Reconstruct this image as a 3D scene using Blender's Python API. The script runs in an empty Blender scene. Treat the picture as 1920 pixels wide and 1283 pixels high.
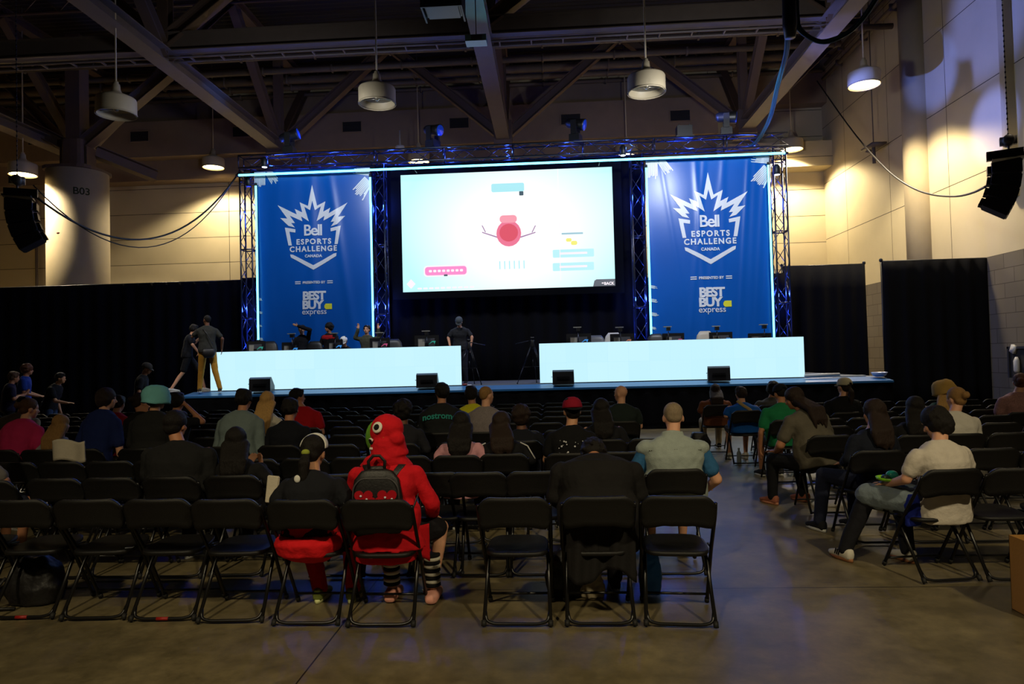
import bpy, bmesh, math, random
from mathutils.geometry import tessellate_polygon
from mathutils import Vector, Matrix, noise
R = math.radians
rnd = random.Random(7)
SC = bpy.context.scene
COL = SC.collection
V = Vector

# ------------------------------------------------------------------ camera
CAM_H = 1.70
YAW, PITCH, ROLL, FPX = R(3.15), R(1.43), R(-1.45), 1300.0
_f = V((-math.sin(YAW) * math.cos(PITCH), math.cos(YAW) * math.cos(PITCH), math.sin(PITCH)))
_r0 = V((math.cos(YAW), math.sin(YAW), 0))
_u0 = _r0.cross(_f)
_r = _r0 * math.cos(ROLL) + _u0 * math.sin(ROLL)
_u = _r.cross(_f)
cd = bpy.data.cameras.new('camera')
cam = bpy.data.objects.new('camera', cd)
COL.objects.link(cam)
cd.sensor_width = 36.0
cd.lens = FPX / 1920 * 36.0
cd.clip_end = 200
_m = Matrix((_r, _u, -_f)).transposed().to_4x4()
_m.translation = V((0, 0, CAM_H))
cam.matrix_world = _m
SC.camera = cam

def ray(px, py):
    return _r * (px - 960) + _u * (641.5 - py) + _f * FPX
def atY(px, py, Y):
    d = ray(px, py); return V((0, 0, CAM_H)) + d * (Y / d.y)
def atX(px, py, X):
    d = ray(px, py); return V((0, 0, CAM_H)) + d * (X / d.x)
def atZ(px, py, z=0.0):
    d = ray(px, py); return V((0, 0, CAM_H)) + d * ((z - CAM_H) / d.z)

# ------------------------------------------------------------------ view and light
SC.view_settings.view_transform = 'Standard'
SC.view_settings.look = 'None'
SC.view_settings.gamma = 1
SC.view_settings.exposure = 0.0
SC.view_settings.use_curve_mapping = False
w = bpy.data.worlds.new('world'); SC.world = w
w.use_nodes = True
w.node_tree.nodes['Background'].inputs[0].default_value = (0.9, 0.8, 0.7, 1)
w.node_tree.nodes['Background'].inputs[1].default_value = 0.006
SC.cycles.max_bounces = 6
SC.cycles.diffuse_bounces = 3
SC.cycles.glossy_bounces = 3
SC.cycles.use_denoising = True
SC.cycles.sample_clamp_indirect = 4.0

def light(name, kind, loc, energy, color, target=None, size=0.3, angle=None, blend=0.3):
    l = bpy.data.lights.new(name, kind)
    l.energy = energy; l.color = color
    if kind == 'AREA': l.size = size
    else: l.shadow_soft_size = size
    if kind == 'SPOT':
        l.spot_size = R(angle); l.spot_blend = blend
    o = bpy.data.objects.new(name, l); COL.objects.link(o)
    o.location = loc
    if target is not None:
        o.rotation_euler = (V(target) - V(loc)).to_track_quat('-Z', 'Y').to_euler()
    return o
WARM = (1.0, 0.85, 0.60)
BLUE = (0.03, 0.09, 1.0)
# high bay lamps of the hall behind the camera that light the floor and the backs of the rows
light('house_lamp', 'SPOT', (-4.0, -3.5, 9.0), 1650, (1.0, 0.84, 0.52), (-2.2, 1.8, 0), 0.30, 74, 0.8)
light('house_lamp', 'SPOT', (5.5, -3.0, 9.0), 2000, (1.0, 0.84, 0.52), (3.2, 2.2, 0), 0.30, 76, 0.8)
# blue wash of the moving heads on the stage rig
w1, w2_, w3 = atX(1750, 140, 12.1), atX(1855, 235, 12.1), atX(1845, 30, 12.1)
for tx, ty, tz, X, Z, e, c_, an in ((w1.x, w1.y, w1.z, 5.6, 8.0, 2600, (.12, .2, 1.0), 20), (w2_.x, w2_.y, w2_.z, 6.4, 8.0, 2400, (.15, .22, 1.0), 24), (w3.x, w3.y, w3.z, 3.0, 8.0, 3400, (.15, .22, 1.0), 26),
                                  (-10.6, 21.5, 10.2, -5.9, 7.9, 900, (.05, .2, 1.0), 18), (-1.6, 16.0, 10.2, .2, 7.9, 500, (.05, .5, .7), 26), (7.7, 18.5, 10.2, 5.4, 7.9, 500, (.2, .25, 1.0), 30)):
    light('blue_wash', 'SPOT', (X, 19.3, Z), e, c_, (tx, ty, tz), 0.04, an, 0.7)

# ------------------------------------------------------------------ materials
def lin(c):
    return tuple((x / 12.92 if x <= 0.04045 else ((x + 0.055) / 1.055) ** 2.4) for x in [v / 255 for v in c]) + (1.0,)
_mc = {}
def M(key, rgb, rough=0.7, metal=0.0, var=0.0, vscale=6.0, bump=0.0, bscale=40.0, stretch=None, emit=0.0, spec=0.5, coat=0.0):
    if key in _mc: return _mc[key]
    m = bpy.data.materials.new(key); m.use_nodes = True
    nt = m.node_tree; b = nt.nodes['Principled BSDF']
    c = lin(rgb)
    b.inputs['Base Color'].default_value = c
    b.inputs['Roughness'].default_value = rough
    b.inputs['Metallic'].default_value = metal
    b.inputs['Specular IOR Level'].default_value = spec
    b.inputs['Coat Weight'].default_value = coat
    if emit:
        b.inputs['Emission Color'].default_value = c
        b.inputs['Emission Strength'].default_value = emit
    if var or bump:
        tc = nt.nodes.new('ShaderNodeTexCoord'); mp = nt.nodes.new('ShaderNodeMapping')
        nt.links.new(tc.outputs['Object'], mp.inputs[0])
        if stretch: mp.inputs['Scale'].default_value = stretch
    if var:
        n = nt.nodes.new('ShaderNodeTexNoise'); n.inputs['Scale'].default_value = vscale; n.inputs['Detail'].default_value = 5
        nt.links.new(mp.outputs[0], n.inputs['Vector'])
        mx = nt.nodes.new('ShaderNodeMix'); mx.data_type = 'RGBA'
        mx.inputs[6].default_value = tuple(x * (1 - var) for x in c[:3]) + (1,)
        mx.inputs[7].default_value = tuple(min(1, x * (1 + var)) for x in c[:3]) + (1,)
        nt.links.new(n.outputs[0], mx.inputs[0]); nt.links.new(mx.outputs[2], b.inputs['Base Color'])
    if bump:
        n2 = nt.nodes.new('ShaderNodeTexNoise'); n2.inputs['Scale'].default_value = bscale; n2.inputs['Detail'].default_value = 3
        nt.links.new(mp.outputs[0], n2.inputs['Vector'])
        bp = nt.nodes.new('ShaderNodeBump'); bp.inputs['Strength'].default_value = bump; bp.inputs['Distance'].default_value = 0.01
        nt.links.new(n2.outputs[0], bp.inputs['Height']); nt.links.new(bp.outputs[0], b.inputs['Normal'])
    _mc[key] = m
    return m
def cloth(rgb, rough=0.9, key=None):
    return M(key or 'cloth_%d_%d_%d' % tuple(rgb), rgb, rough, 0, 0.18, 9, 0.25, 60, spec=0.25)
def skin(rgb):
    return M('skin_%d_%d_%d' % tuple(rgb), rgb, 0.55, 0, 0.08, 8, 0.05, 80, spec=0.35)
def hairm(rgb):
    return M('hair_%d_%d_%d' % tuple(rgb), rgb, 0.6, 0, 0.45, 14, 0.7, 30, stretch=(9, 9, 0.8), spec=0.22)

# ------------------------------------------------------------------ mesh helpers
def mkobj(name, bm, mat, parent=None, smooth=True, loc=None, recalc=True):
    if recalc: bmesh.ops.recalc_face_normals(bm, faces=bm.faces)
    me = bpy.data.meshes.new(name); bm.to_mesh(me); bm.free()
    if smooth:
        for p in me.polygons: p.use_smooth = True
    if mat: 
        for q in (mat if isinstance(mat, (list, tuple)) else [mat]): me.materials.append(q)
    o = bpy.data.objects.new(name, me); COL.objects.link(o)
    if parent: o.parent = parent
    if loc is not None: o.location = loc
    return o
def empty(name, loc=(0, 0, 0), rz=0.0, scale=None):
    o = bpy.data.objects.new(name, None); COL.objects.link(o)
    o.location = loc; o.rotation_euler = (0, 0, rz); o.empty_display_size = 0.1
    return o
def tag(o, label, cat, group=None, kind=None):
    o['label'] = label; o['category'] = cat
    if group: o['group'] = group
    if kind: o['kind'] = kind
    return o
def struct(o, label=None):
    o['kind'] = 'structure'
    if label: o['label'] = label
    return o
def box(bm, c, s, rot=None, mi=0):
    c = V(c); v = []
    for dz in (-.5, .5):
        for dx, dy in ((-.5, -.5), (.5, -.5), (.5, .5), (-.5, .5)):
            p = V((dx * s[0], dy * s[1], dz * s[2]))
            if rot: p = rot @ p
            v.append(bm.verts.new(c + p))
    for f in ((3, 2, 1, 0), (4, 5, 6, 7), (0, 1, 5, 4), (1, 2, 6, 5), (2, 3, 7, 6), (3, 0, 4, 7)):
        bm.faces.new([v[i] for i in f]).material_index = mi
def box2(bm, a, b, mi=0):
    a = V(a); b = V(b); box(bm, (a + b) / 2, [abs(x) for x in (b - a)], None, mi)
def frame_of(d, up=V((0, 0, 1))):
    d = d.normalized()
    if abs(d.dot(up)) > 0.98: up = V((0, 1, 0))
    x = d.cross(up).normalized(); return x, x.cross(d).normalized() * -1
def beam(bm, a, b, w_, h_, up=V((0, 0, 1))):
    a = V(a); b = V(b); d = (b - a); x, y = frame_of(d, up)
    v = []
    for p in (a, b):
        for sx, sy in ((-1, -1), (1, -1), (1, 1), (-1, 1)):
            v.append(bm.verts.new(p + x * sx * w_ / 2 + y * sy * h_ / 2))
    for f in ((3, 2, 1, 0), (4, 5, 6, 7), (0, 1, 5, 4), (1, 2, 6, 5), (2, 3, 7, 6), (3, 0, 4, 7)):
        bm.faces.new([v[i] for i in f])
def ibeam(bm, a, b, w_, h_, t=0.03):
    up = V((0, 0, 1)); a = V(a); b = V(b); x, y = frame_of(b - a)
    beam(bm, a + y * (h_ / 2), b + y * (h_ / 2), w_, t); beam(bm, a - y * (h_ / 2), b - y * (h_ / 2), w_, t); beam(bm, a, b, t, h_)
def tube(bm, pts, r, seg=8, caps=True, closed=False):
    pts = [V(p) for p in pts]; n = len(pts); rings = []
    rr = r if isinstance(r, (list, tuple)) else [r] * n
    px = None
    for i, p in enumerate(pts):
        if closed: d = pts[(i + 1) % n] - pts[i - 1]
        else: d = pts[min(i + 1, n - 1)] - pts[max(i - 1, 0)]
        d.normalize()
        if px is None: x, y = frame_of(d)
        else:
            x = px - d * px.dot(d)
            if x.length < 1e-4: x, y = frame_of(d)
            x.normalize(); y = d.cross(x)
        px = x
        rings.append([bm.verts.new(p + (x * math.cos(t) + y * math.sin(t)) * rr[i]) for t in [2 * math.pi * k / seg for k in range(seg)]])
    m = n if closed else n - 1
    for i in range(m):
        A, B = rings[i], rings[(i + 1) % n]
        for k in range(seg):
            bm.faces.new((A[k], A[(k + 1) % seg], B[(k + 1) % seg], B[k]))
    if caps and not closed:
        bm.faces.new(rings[0][::-1]); bm.faces.new(rings[-1])
def rounded(pts, rad, n=5):
    """polyline with its inner corners rounded"""
    pts = [V(p) for p in pts]; out = [pts[0]]
    for i in range(1, len(pts) - 1):
        a, b, c = pts[i - 1], pts[i], pts[i + 1]
        r_ = min(rad, (a - b).length * .45, (c - b).length * .45)
        p = b + (a - b).normalized() * r_; q = b + (c - b).normalized() * r_
        for k in range(n + 1):
            t = k / n; out.append(p * (1 - t) ** 2 + b * 2 * t * (1 - t) + q * t * t)
    out.append(pts[-1]); return out
def lathe(bm, prof, seg=24, c=(0, 0, 0), cap0=True, cap1=True):
    c = V(c); rings = []
    for r_, z in prof:
        rings.append([bm.verts.new(c + V((r_ * math.cos(t), r_ * math.sin(t), z))) for t in [2 * math.pi * k / seg for k in range(seg)]])
    for A, B in zip(rings, rings[1:]):
        for k in range(seg): bm.faces.new((A[k], A[(k + 1) % seg], B[(k + 1) % seg], B[k]))
    if cap0: bm.faces.new(rings[0][::-1])
    if cap1: bm.faces.new(rings[-1])
def ell(bm, c, r_, B=None, seg=14, rings=9, mi=0):
    """ellipsoid; B = (right, forward, up) basis"""
    c = V(c); B = B or (V((1, 0, 0)), V((0, 1, 0)), V((0, 0, 1)))
    P = lambda x, y, z: c + B[0] * x * r_[0] + B[1] * y * r_[1] + B[2] * z * r_[2]
    top = bm.verts.new(P(0, 0, 1)); bot = bm.verts.new(P(0, 0, -1)); L = []
    for i in range(1, rings):
        a = math.pi * i / rings
        L.append([bm.verts.new(P(math.sin(a) * math.cos(t), math.sin(a) * math.sin(t), math.cos(a))) for t in [2 * math.pi * k / seg for k in range(seg)]])
    for k in range(seg):
        bm.faces.new((top, L[0][k], L[0][(k + 1) % seg])).material_index = mi
        bm.faces.new((bot, L[-1][(k + 1) % seg], L[-1][k])).material_index = mi
        for A, C in zip(L, L[1:]): bm.faces.new((A[k], C[k], C[(k + 1) % seg], A[(k + 1) % seg])).material_index = mi
def caps(bm, a, b, ra, rb, seg=10):
    """tapered capsule"""
    a = V(a); b = V(b); d = b - a; L = d.length
    if L < 1e-5: return ell(bm, a, (ra, ra, ra))
    d /= L; x, y = frame_of(d); rings = []
    prof = [(-ra * math.cos(t), ra * math.sin(t)) for t in (0.35, 0.8, 1.2)] + [(0, ra), (L, rb)] + [(L + rb * math.sin(t), rb * math.cos(t)) for t in (0.4, 0.8, 1.25)]
    for s, r_ in prof:
        rings.append([bm.verts.new(a + d * s + (x * math.cos(t) + y * math.sin(t)) * r_) for t in [2 * math.pi * k / seg for k in range(seg)]])
    for A, B in zip(rings, rings[1:]):
        for k in range(seg): bm.faces.new((A[k], A[(k + 1) % seg], B[(k + 1) % seg], B[k]))
    bm.faces.new(rings[0][::-1]); bm.faces.new(rings[-1])
def loft(bm, secs, seg=20, e=2.5):
    """secs: (centre, right, fwd, halfwidth, halfdepth)"""
    rings = []
    for c, x, y, a, b in secs:
        ring = []
        for k in range(seg):
            t = 2 * math.pi * k / seg; ct, st = math.cos(t), math.sin(t)
            ring.append(bm.verts.new(V(c) + V(x) * a * math.copysign(abs(ct) ** (2 / e), ct) + V(y) * b * math.copysign(abs(st) ** (2 / e), st)))
        rings.append(ring)
    for A, B in zip(rings, rings[1:]):
        for k in range(seg): bm.faces.new((A[k], A[(k + 1) % seg], B[(k + 1) % seg], B[k]))
    bm.faces.new(rings[0][::-1]); bm.faces.new(rings[-1])
_tex = {}
def clouds(size):
    if size not in _tex:
        t = bpy.data.textures.new('clouds', 'CLOUDS'); t.noise_scale = size; t.noise_depth = 2; _tex[size] = t
    return _tex[size]
def fuse(o, vox, smooth=4, wrinkle=0.0, wsize=0.12):
    m = o.modifiers.new('r', 'REMESH'); m.mode = 'VOXEL'; m.voxel_size = vox; m.use_smooth_shade = True
    if smooth:
        s = o.modifiers.new('s', 'SMOOTH'); s.iterations = smooth; s.factor = 0.6
    if wrinkle:
        d = o.modifiers.new('d', 'DISPLACE'); d.texture = clouds(wsize); d.strength = wrinkle; d.mid_level = 0.5; d.texture_coords = 'GLOBAL'
    return o
def sheet(bm, fn, nu, nv, th=0.0):
    """grid surface fn(u,v)->point, given thickness along +Y when th"""
    G = [[bm.verts.new(fn(i / nu, j / nv)) for j in range(nv + 1)] for i in range(nu + 1)]
    for i in range(nu):
        for j in range(nv): bm.faces.new((G[i][j], G[i + 1][j], G[i + 1][j + 1], G[i][j + 1]))
    if th:
        K = [[bm.verts.new(v.co + V((0, th, 0))) for v in row] for row in G]
        for i in range(nu):
            for j in range(nv): bm.faces.new((K[i][j + 1], K[i + 1][j + 1], K[i + 1][j], K[i][j]))
        for i in range(nu):
            bm.faces.new((G[i][0], K[i][0], K[i + 1][0], G[i + 1][0])); bm.faces.new((G[i + 1][nv], K[i + 1][nv], K[i][nv], G[i][nv]))
        for j in range(nv):
            bm.faces.new((G[0][j + 1], K[0][j + 1], K[0][j], G[0][j])); bm.faces.new((G[nu][j], K[nu][j], K[nu][j + 1], G[nu][j + 1]))
def prism(bm, pts, y0, y1, mi=0):
    """polygon given in (x,z) extruded from y0 to y1"""
    A = [bm.verts.new((x, y0, z)) for x, z in pts]; B = [bm.verts.new((x, y1, z)) for x, z in pts]
    n = len(pts)
    for t in tessellate_polygon([[V((x, z, 0)) for x, z in pts]]):
        try:
            bm.faces.new([A[i] for i in t]).material_index = mi; bm.faces.new([B[i] for i in t[::-1]]).material_index = mi
        except ValueError: pass
    for i in range(n): bm.faces.new((A[i], B[i], B[(i + 1) % n], A[(i + 1) % n])).material_index = mi
def text_mesh(name, s, mat, parent, size, loc, rot=(R(90), 0, 0), bold=0.0, sp=1.0, ext=0.003, warp=None, xs=1.0):
    c = bpy.data.curves.new(name, 'FONT'); c.body = s; c.size = size; c.align_x = 'CENTER'; c.align_y = 'BOTTOM_BASELINE'
    c.offset = bold; c.space_character = sp; c.extrude = ext; c.resolution_u = 4
    t = bpy.data.objects.new(name, c); COL.objects.link(t)
    dg = bpy.context.evaluated_depsgraph_get()
    me = bpy.data.meshes.new_from_object(t.evaluated_get(dg))
    bpy.data.objects.remove(t)
    mt = Matrix.LocRotScale(V(loc), None, None) @ Matrix.Rotation(rot[2], 4, 'Z') @ Matrix.Rotation(rot[0], 4, 'X') @ Matrix.Diagonal((xs, 1, 1, 1))
    me.transform(mt)
    if warp:
        for v in me.vertices: v.co = warp(v.co)
    me.materials.clear(); me.materials.append(mat)
    o = bpy.data.objects.new(name, me); COL.objects.link(o); o.parent = parent
    return o
def copy_tree(o, parent=None):
    c = o.copy(); COL.objects.link(c)
    if parent: c.parent = parent
    for ch in list(o.children): copy_tree(ch, c)
    return c
# ------------------------------------------------------------------ the hall
def wall_mat(key, c1, c2, axis, bw, rh, off, mort=0.012, mcol=(60, 52, 40), rough=0.85):
    m = bpy.data.materials.new(key); m.use_nodes = True; nt = m.node_tree; b = nt.nodes['Principled BSDF']
    tc = nt.nodes.new('ShaderNodeTexCoord'); sp = nt.nodes.new('ShaderNodeSeparateXYZ'); cb = nt.nodes.new('ShaderNodeCombineXYZ')
    ad = nt.nodes.new('ShaderNodeMath'); ad.operation = 'ADD'; ad.inputs[1].default_value = -off
    nt.links.new(tc.outputs['Object'], sp.inputs[0]); nt.links.new(sp.outputs[axis], cb.inputs[0]); nt.links.new(sp.outputs[2], ad.inputs[0]); nt.links.new(ad.outputs[0], cb.inputs[1])
    br = nt.nodes.new('ShaderNodeTexBrick')
    br.inputs['Color1'].default_value = lin(c1); br.inputs['Color2'].default_value = lin(c2); br.inputs['Mortar'].default_value = lin(mcol)
    br.inputs['Scale'].default_value = 1; br.inputs['Mortar Size'].default_value = mort; br.inputs['Brick Width'].default_value = bw; br.inputs['Row Height'].default_value = rh
    br.offset = 0.5 if bw < 1 else 0.0
    nt.links.new(cb.outputs[0], br.inputs['Vector'])
    n = nt.nodes.new('ShaderNodeTexNoise'); n.inputs['Scale'].default_value = 0.8; n.inputs['Detail'].default_value = 6; nt.links.new(tc.outputs['Object'], n.inputs['Vector'])
    mx = nt.nodes.new('ShaderNodeMix'); mx.data_type = 'RGBA'; mx.blend_type = 'MULTIPLY'; mx.inputs[0].default_value = 0.25
    nt.links.new(br.outputs[0], mx.inputs[6]); nt.links.new(n.outputs[0], mx.inputs[7]); nt.links.new(mx.outputs[2], b.inputs['Base Color'])
    b.inputs['Roughness'].default_value = rough; b.inputs['Specular IOR Level'].default_value = 0.25
    return m
XW, YB, ZC = 12.2, 31.0, 15.0
XL, YF = -27.0, -9.0
m_back = wall_mat('painted_panel_back', (206, 190, 152), (200, 184, 146), 0, 7.3, 1.17, 0.65)
m_right = wall_mat('painted_panel_right', (206, 190, 152), (201, 185, 146), 1, 3.6, 2.44, 1.72)
m_block = wall_mat('painted_blockwork', (112, 102, 86), (104, 95, 80), 1, 0.8, 0.4, 0.2, 0.010, (76, 68, 56))

def floor_mat():
    m = bpy.data.materials.new('polished_concrete'); m.use_nodes = True; nt = m.node_tree; b = nt.nodes['Principled BSDF']
    N = nt.nodes.new; L = nt.links.new
    tc = N('ShaderNodeTexCoord')
    n1 = N('ShaderNodeTexNoise'); n1.inputs['Scale'].default_value = 0.7; n1.inputs['Detail'].default_value = 8; n1.inputs['Roughness'].default_value = .65
    n2 = N('ShaderNodeTexNoise'); n2.inputs['Scale'].default_value = 5; n2.inputs['Detail'].default_value = 10; n2.inputs['Roughness'].default_value = .75
    L(tc.outputs['Object'], n1.inputs['Vector']); L(tc.outputs['Object'], n2.inputs['Vector'])
    r1 = N('ShaderNodeValToRGB'); r1.color_ramp.elements[0].color = lin((92, 82, 58)); r1.color_ramp.elements[1].color = lin((148, 133, 98))
    r1.color_ramp.elements[0].position = .35; r1.color_ramp.elements[1].position = .7
    L(n1.outputs[0], r1.inputs[0])
    r2 = N('ShaderNodeValToRGB'); r2.color_ramp.elements[0].color = (.42, .42, .42, 1); r2.color_ramp.elements[1].color = (1.1, 1.1, 1.1, 1)
    r2.color_ramp.elements[0].position = .3; r2.color_ramp.elements[1].position = .75
    L(n2.outputs[0], r2.inputs[0])
    mx = N('ShaderNodeMix'); mx.data_type = 'RGBA'; mx.blend_type = 'MULTIPLY'; mx.inputs[0].default_value = 1
    L(r1.outputs[0], mx.inputs[6]); L(r2.outputs[0], mx.inputs[7])
    sp = N('ShaderNodeSeparateXYZ'); L(tc.outputs['Object'], sp.inputs[0])
    last = mx.outputs[2]
    for ax, pos, per in ((0, -1.40, 9.1), (1, 5.15, 9.1)):      # saw-cut joints
        a = N('ShaderNodeMath'); a.operation = 'SUBTRACT'; a.inputs[1].default_value = pos - per * 20 - per / 2; L(sp.outputs[ax], a.inputs[0])
        q = N('ShaderNodeMath'); q.operation = 'MODULO'; q.inputs[1].default_value = per; L(a.outputs[0], q.inputs[0])
        s = N('ShaderNodeMath'); s.operation = 'SUBTRACT'; s.inputs[1].default_value = per / 2; L(q.outputs[0], s.inputs[0])
        ab = N('ShaderNodeMath'); ab.operation = 'ABSOLUTE'; L(s.outputs[0], ab.inputs[0])
        lt = N('ShaderNodeMath'); lt.operation = 'LESS_THAN'; lt.inputs[1].default_value = 0.005; L(ab.outputs[0], lt.inputs[0])
        m2 = N('ShaderNodeMix'); m2.data_type = 'RGBA'; m2.inputs[7].default_value = lin((34, 30, 25)); L(lt.outputs[0], m2.inputs[0]); L(last, m2.inputs[6]); last = m2.outputs[2]
    L(last, b.inputs['Base Color'])
    r3 = N('ShaderNodeMapRange'); r3.inputs[3].default_value = .30; r3.inputs[4].default_value = .52; L(n2.outputs[0], r3.inputs[0]); L(r3.outputs[0], b.inputs['Roughness'])
    bp = N('ShaderNodeBump'); bp.inputs['Strength'].default_value = .12; bp.inputs['Distance'].default_value = .004; L(n2.outputs[0], bp.inputs['Height']); L(bp.outputs[0], b.inputs['Normal'])
    return m
bm = bmesh.new(); box2(bm, (XL, YF, -0.2), (XW, YB, 0)); struct(mkobj('floor', bm, floor_mat(), smooth=False), 'polished concrete hall floor with saw-cut joints')
bm = bmesh.new(); box2(bm, (XL, YB, 0), (XW, YB + .3, ZC)); struct(mkobj('wall_back', bm, m_back, smooth=False))
bm = bmesh.new(); box2(bm, (XW, YF, 4.2), (XW + .3, YB, ZC)); struct(mkobj('wall_right', bm, m_right, smooth=False))
bm = bmesh.new(); box2(bm, (XW - .03, YF, 0), (XW + .3, YB, 4.2)); struct(mkobj('wall_right_lower', bm, m_block, smooth=False))
bm = bmesh.new(); box2(bm, (XL - .3, YF, 0), (XL, YB, ZC)); struct(mkobj('wall_left', bm, m_back, smooth=False))
# roof deck: ribbed steel
m_deck = M('roof_deck_steel', (54, 45, 38), 0.7, 0.2)
bm = bmesh.new(); n = 150; v0 = None
for i in range(n * 4 + 1):
    y = YF + (YB - YF) * i / (n * 4); z = ZC + (0.0 if i % 4 in (0, 1) else 0.09)
    a = (bm.verts.new((XL, y, z)), bm.verts.new((XW, y, z)))
    if v0: bm.faces.new((v0[0], v0[1], a[1], a[0]))
    v0 = a
struct(mkobj('ceiling', bm, m_deck, smooth=False))
m_steel = M('painted_roof_steel', (88, 69, 56), 0.6, 0.0, 0.2, 3)
m_steel2 = M('painted_roof_steel_pale', (92, 80, 70), 0.6, 0.0, 0.2, 3)
HC = 8.7; ZN = CAM_H + HC; ZT = 14.3; YN, YM = 27.0, 18.8
XS = {'A': -1.22 * HC, 'B': -.185 * HC, 'C': .884 * HC, 'D': -2.17 * HC}
names = {'A': 'left', 'B': 'middle', 'C': 'right', 'D': 'far left'}
for k, X in XS.items():         # trusses that run from the camera to the stage
    t = empty('roof_truss', (X, YN, ZN))
    tag(t, {'A': 'steel roof truss running back to the node above the left banner', 'B': 'steel roof truss running back above the screen, middle one',
            'C': 'steel roof truss running back to the node above the right banner', 'D': 'steel roof truss landing on the round concrete column at left'}[k], 'roof truss', 'long roof trusses'); t['kind'] = 'thing'
    bm = bmesh.new(); ibeam(bm, (0, -YN - 6, 0), (0, 0.4, 0), .5, .38, .035); mkobj('bottom_chord', bm, m_steel2, t, False)
    bm = bmesh.new(); ibeam(bm, (0, -YN - 6, ZT - ZN), (0, 3.5, ZT - ZN), .36, .3); mkobj('top_chord', bm, m_steel, t, False)
    for (ya, za), (yb, zb) in (((0, 0), (0, ZT - ZN)), ((-8.2, 0), (-8.2, ZT - ZN)), ((0, .1), (-4.1, ZT - ZN)), ((-8.2, .1), (-4.1, ZT - ZN)), ((-8.2, .1), (-12.3, ZT - ZN)), ((-16.4, .1), (-12.3, ZT - ZN)), ((-16.4, 0), (-16.4, ZT - ZN)), ((0, .1), (3.4, ZT - ZN))):
        bm = bmesh.new(); ibeam(bm, (0, ya, za), (0, yb, zb), .3, .3); mkobj('web_member', bm, m_steel, t, False)
    bm = bmesh.new(); box(bm, (0, 0, 0.1), (.7, 1.0, .9)); mkobj('gusset_plate', bm, m_steel, t, False)
order = [('D', XS['D']), ('A', XS['A']), ('B', XS['B']), ('C', XS['C'])]
def cross(Y, bottom, label):
    t = empty('cross_truss', (0, Y, ZT)); tag(t, label, 'roof truss'); t['kind'] = 'thing'
    bm = bmesh.new(); ibeam(bm, (XL + .05, 0, 0), (XW - .05, 0, 0), .34, .3); mkobj('top_chord', bm, m_steel, t, False)
    if bottom:
        bm = bmesh.new(); ibeam(bm, (XL + .05, 0, ZN - ZT + .45), (XS['C'], 0, ZN - ZT + .45), .34, .5); mkobj('bottom_chord', bm, m_steel2, t, False)
    xs = [XS['D'] - 7.6] + [x for _, x in order] + [XW - .3]
    for a, b in zip(xs, xs[1:]):
        mid = (a + b) / 2 if b < XW - 1 else b
        for p, q in ((a, mid), (b, mid)):
            if p == q: continue
            bm = bmesh.new(); ibeam(bm, (p, 0, ZN - ZT + (.5 if bottom else 0)), (q, 0, 0), .34, .34); mkobj('web_member', bm, m_steel, t, False)
cross(YN, False, 'steel cross truss of wide W-shaped webs above the stage rig, farther of the two')
cross(YM, True, 'steel cross truss with a straight lower beam across the hall, nearer of the two')
# open web joists under the deck
proto = None
for i in range(9):
    Y = 2.6 + i * 3.35
    if abs(Y - YM) < .8 or abs(Y - YN) < .8: continue
    if proto is None:
        t = empty('ceiling_joist', (0, Y, ZT + .2)); bm = bmesh.new()
        tube(bm, [(XL, 0, -.45), (XW, 0, -.45)], .05, 6); tube(bm, [(XL, 0, .2), (XW, 0, .2)], .05, 6)
        x = XL; s = 0
        zz = []
        while x < XW: zz.append((x, 0, .2 if s else -.45)); x += .65; s = 1 - s
        for a, b in zip(zz, zz[1:]): beam(bm, a, b, .035, .035)
        mkobj('lattice', bm, m_steel, t, False); proto = t
    else: t = copy_tree(proto); t.location = (0, Y, ZT + .2)
    tag(t, 'thin open-web steel joist spanning the dark ceiling', 'joist', 'open-web ceiling joists')
# secondary beams between trusses + trays under the nearer cross truss
for dz, dy, r_ in ((-.34, .12, .03), (-.34, .42, .03)):
    bm = bmesh.new(); z = ZN + .45 + dz
    tube(bm, [(XL, YM + dy, z), (XS['C'], YM + dy, z)], r_, 6)
    if dy == .12:
        for i in range(40): box(bm, (XL + i * .88 + .3, YM + .27, z), (.04, .34, .05))
    tag(mkobj('cable_tray' if dy == .12 else 'conduit', bm, m_steel2, smooth=False), {.12: 'long bracketed cable tray under the beam of the nearer cross truss', .42: 'straight conduit just behind the bracketed cable tray'}[dy], 'cable tray' if dy == .12 else 'pipe')
for (px, py, Y, r_, nm, lab) in ((300, 118, 24.0, .10, 'sprinkler_pipe', 'topmost pale pipe running across high behind the trusses'),
                             (700, 125, 26.0, .11, 'sprinkler_pipe', 'second pale pipe from the top crossing behind the trusses'),
                             (700, 143, 28.5, .16, 'air_duct', 'thick pale round duct crossing high above the soffit'),
                             (700, 158, 29.0, .12, 'sprinkler_pipe', 'third pale pipe from the top, under the thick duct'),
                             (700, 172, 30.0, .09, 'sprinkler_pipe', 'lowest pale pipe running along the back wall')):
    z = atY(px, py, Y).z; bm = bmesh.new(); x1 = XW - (1.2 if r_ > .1 else .3)
    tube(bm, [(XL, Y, z), (x1, Y, z)], r_, 10)
    x = XL
    while x < x1: box(bm, (x, Y, z), (.07, r_ * 2.3, r_ * 2.3)); x += 2.7
    tag(mkobj(nm, bm, m_steel2), lab, 'pipe' if 'pipe' in nm else 'duct')
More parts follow.
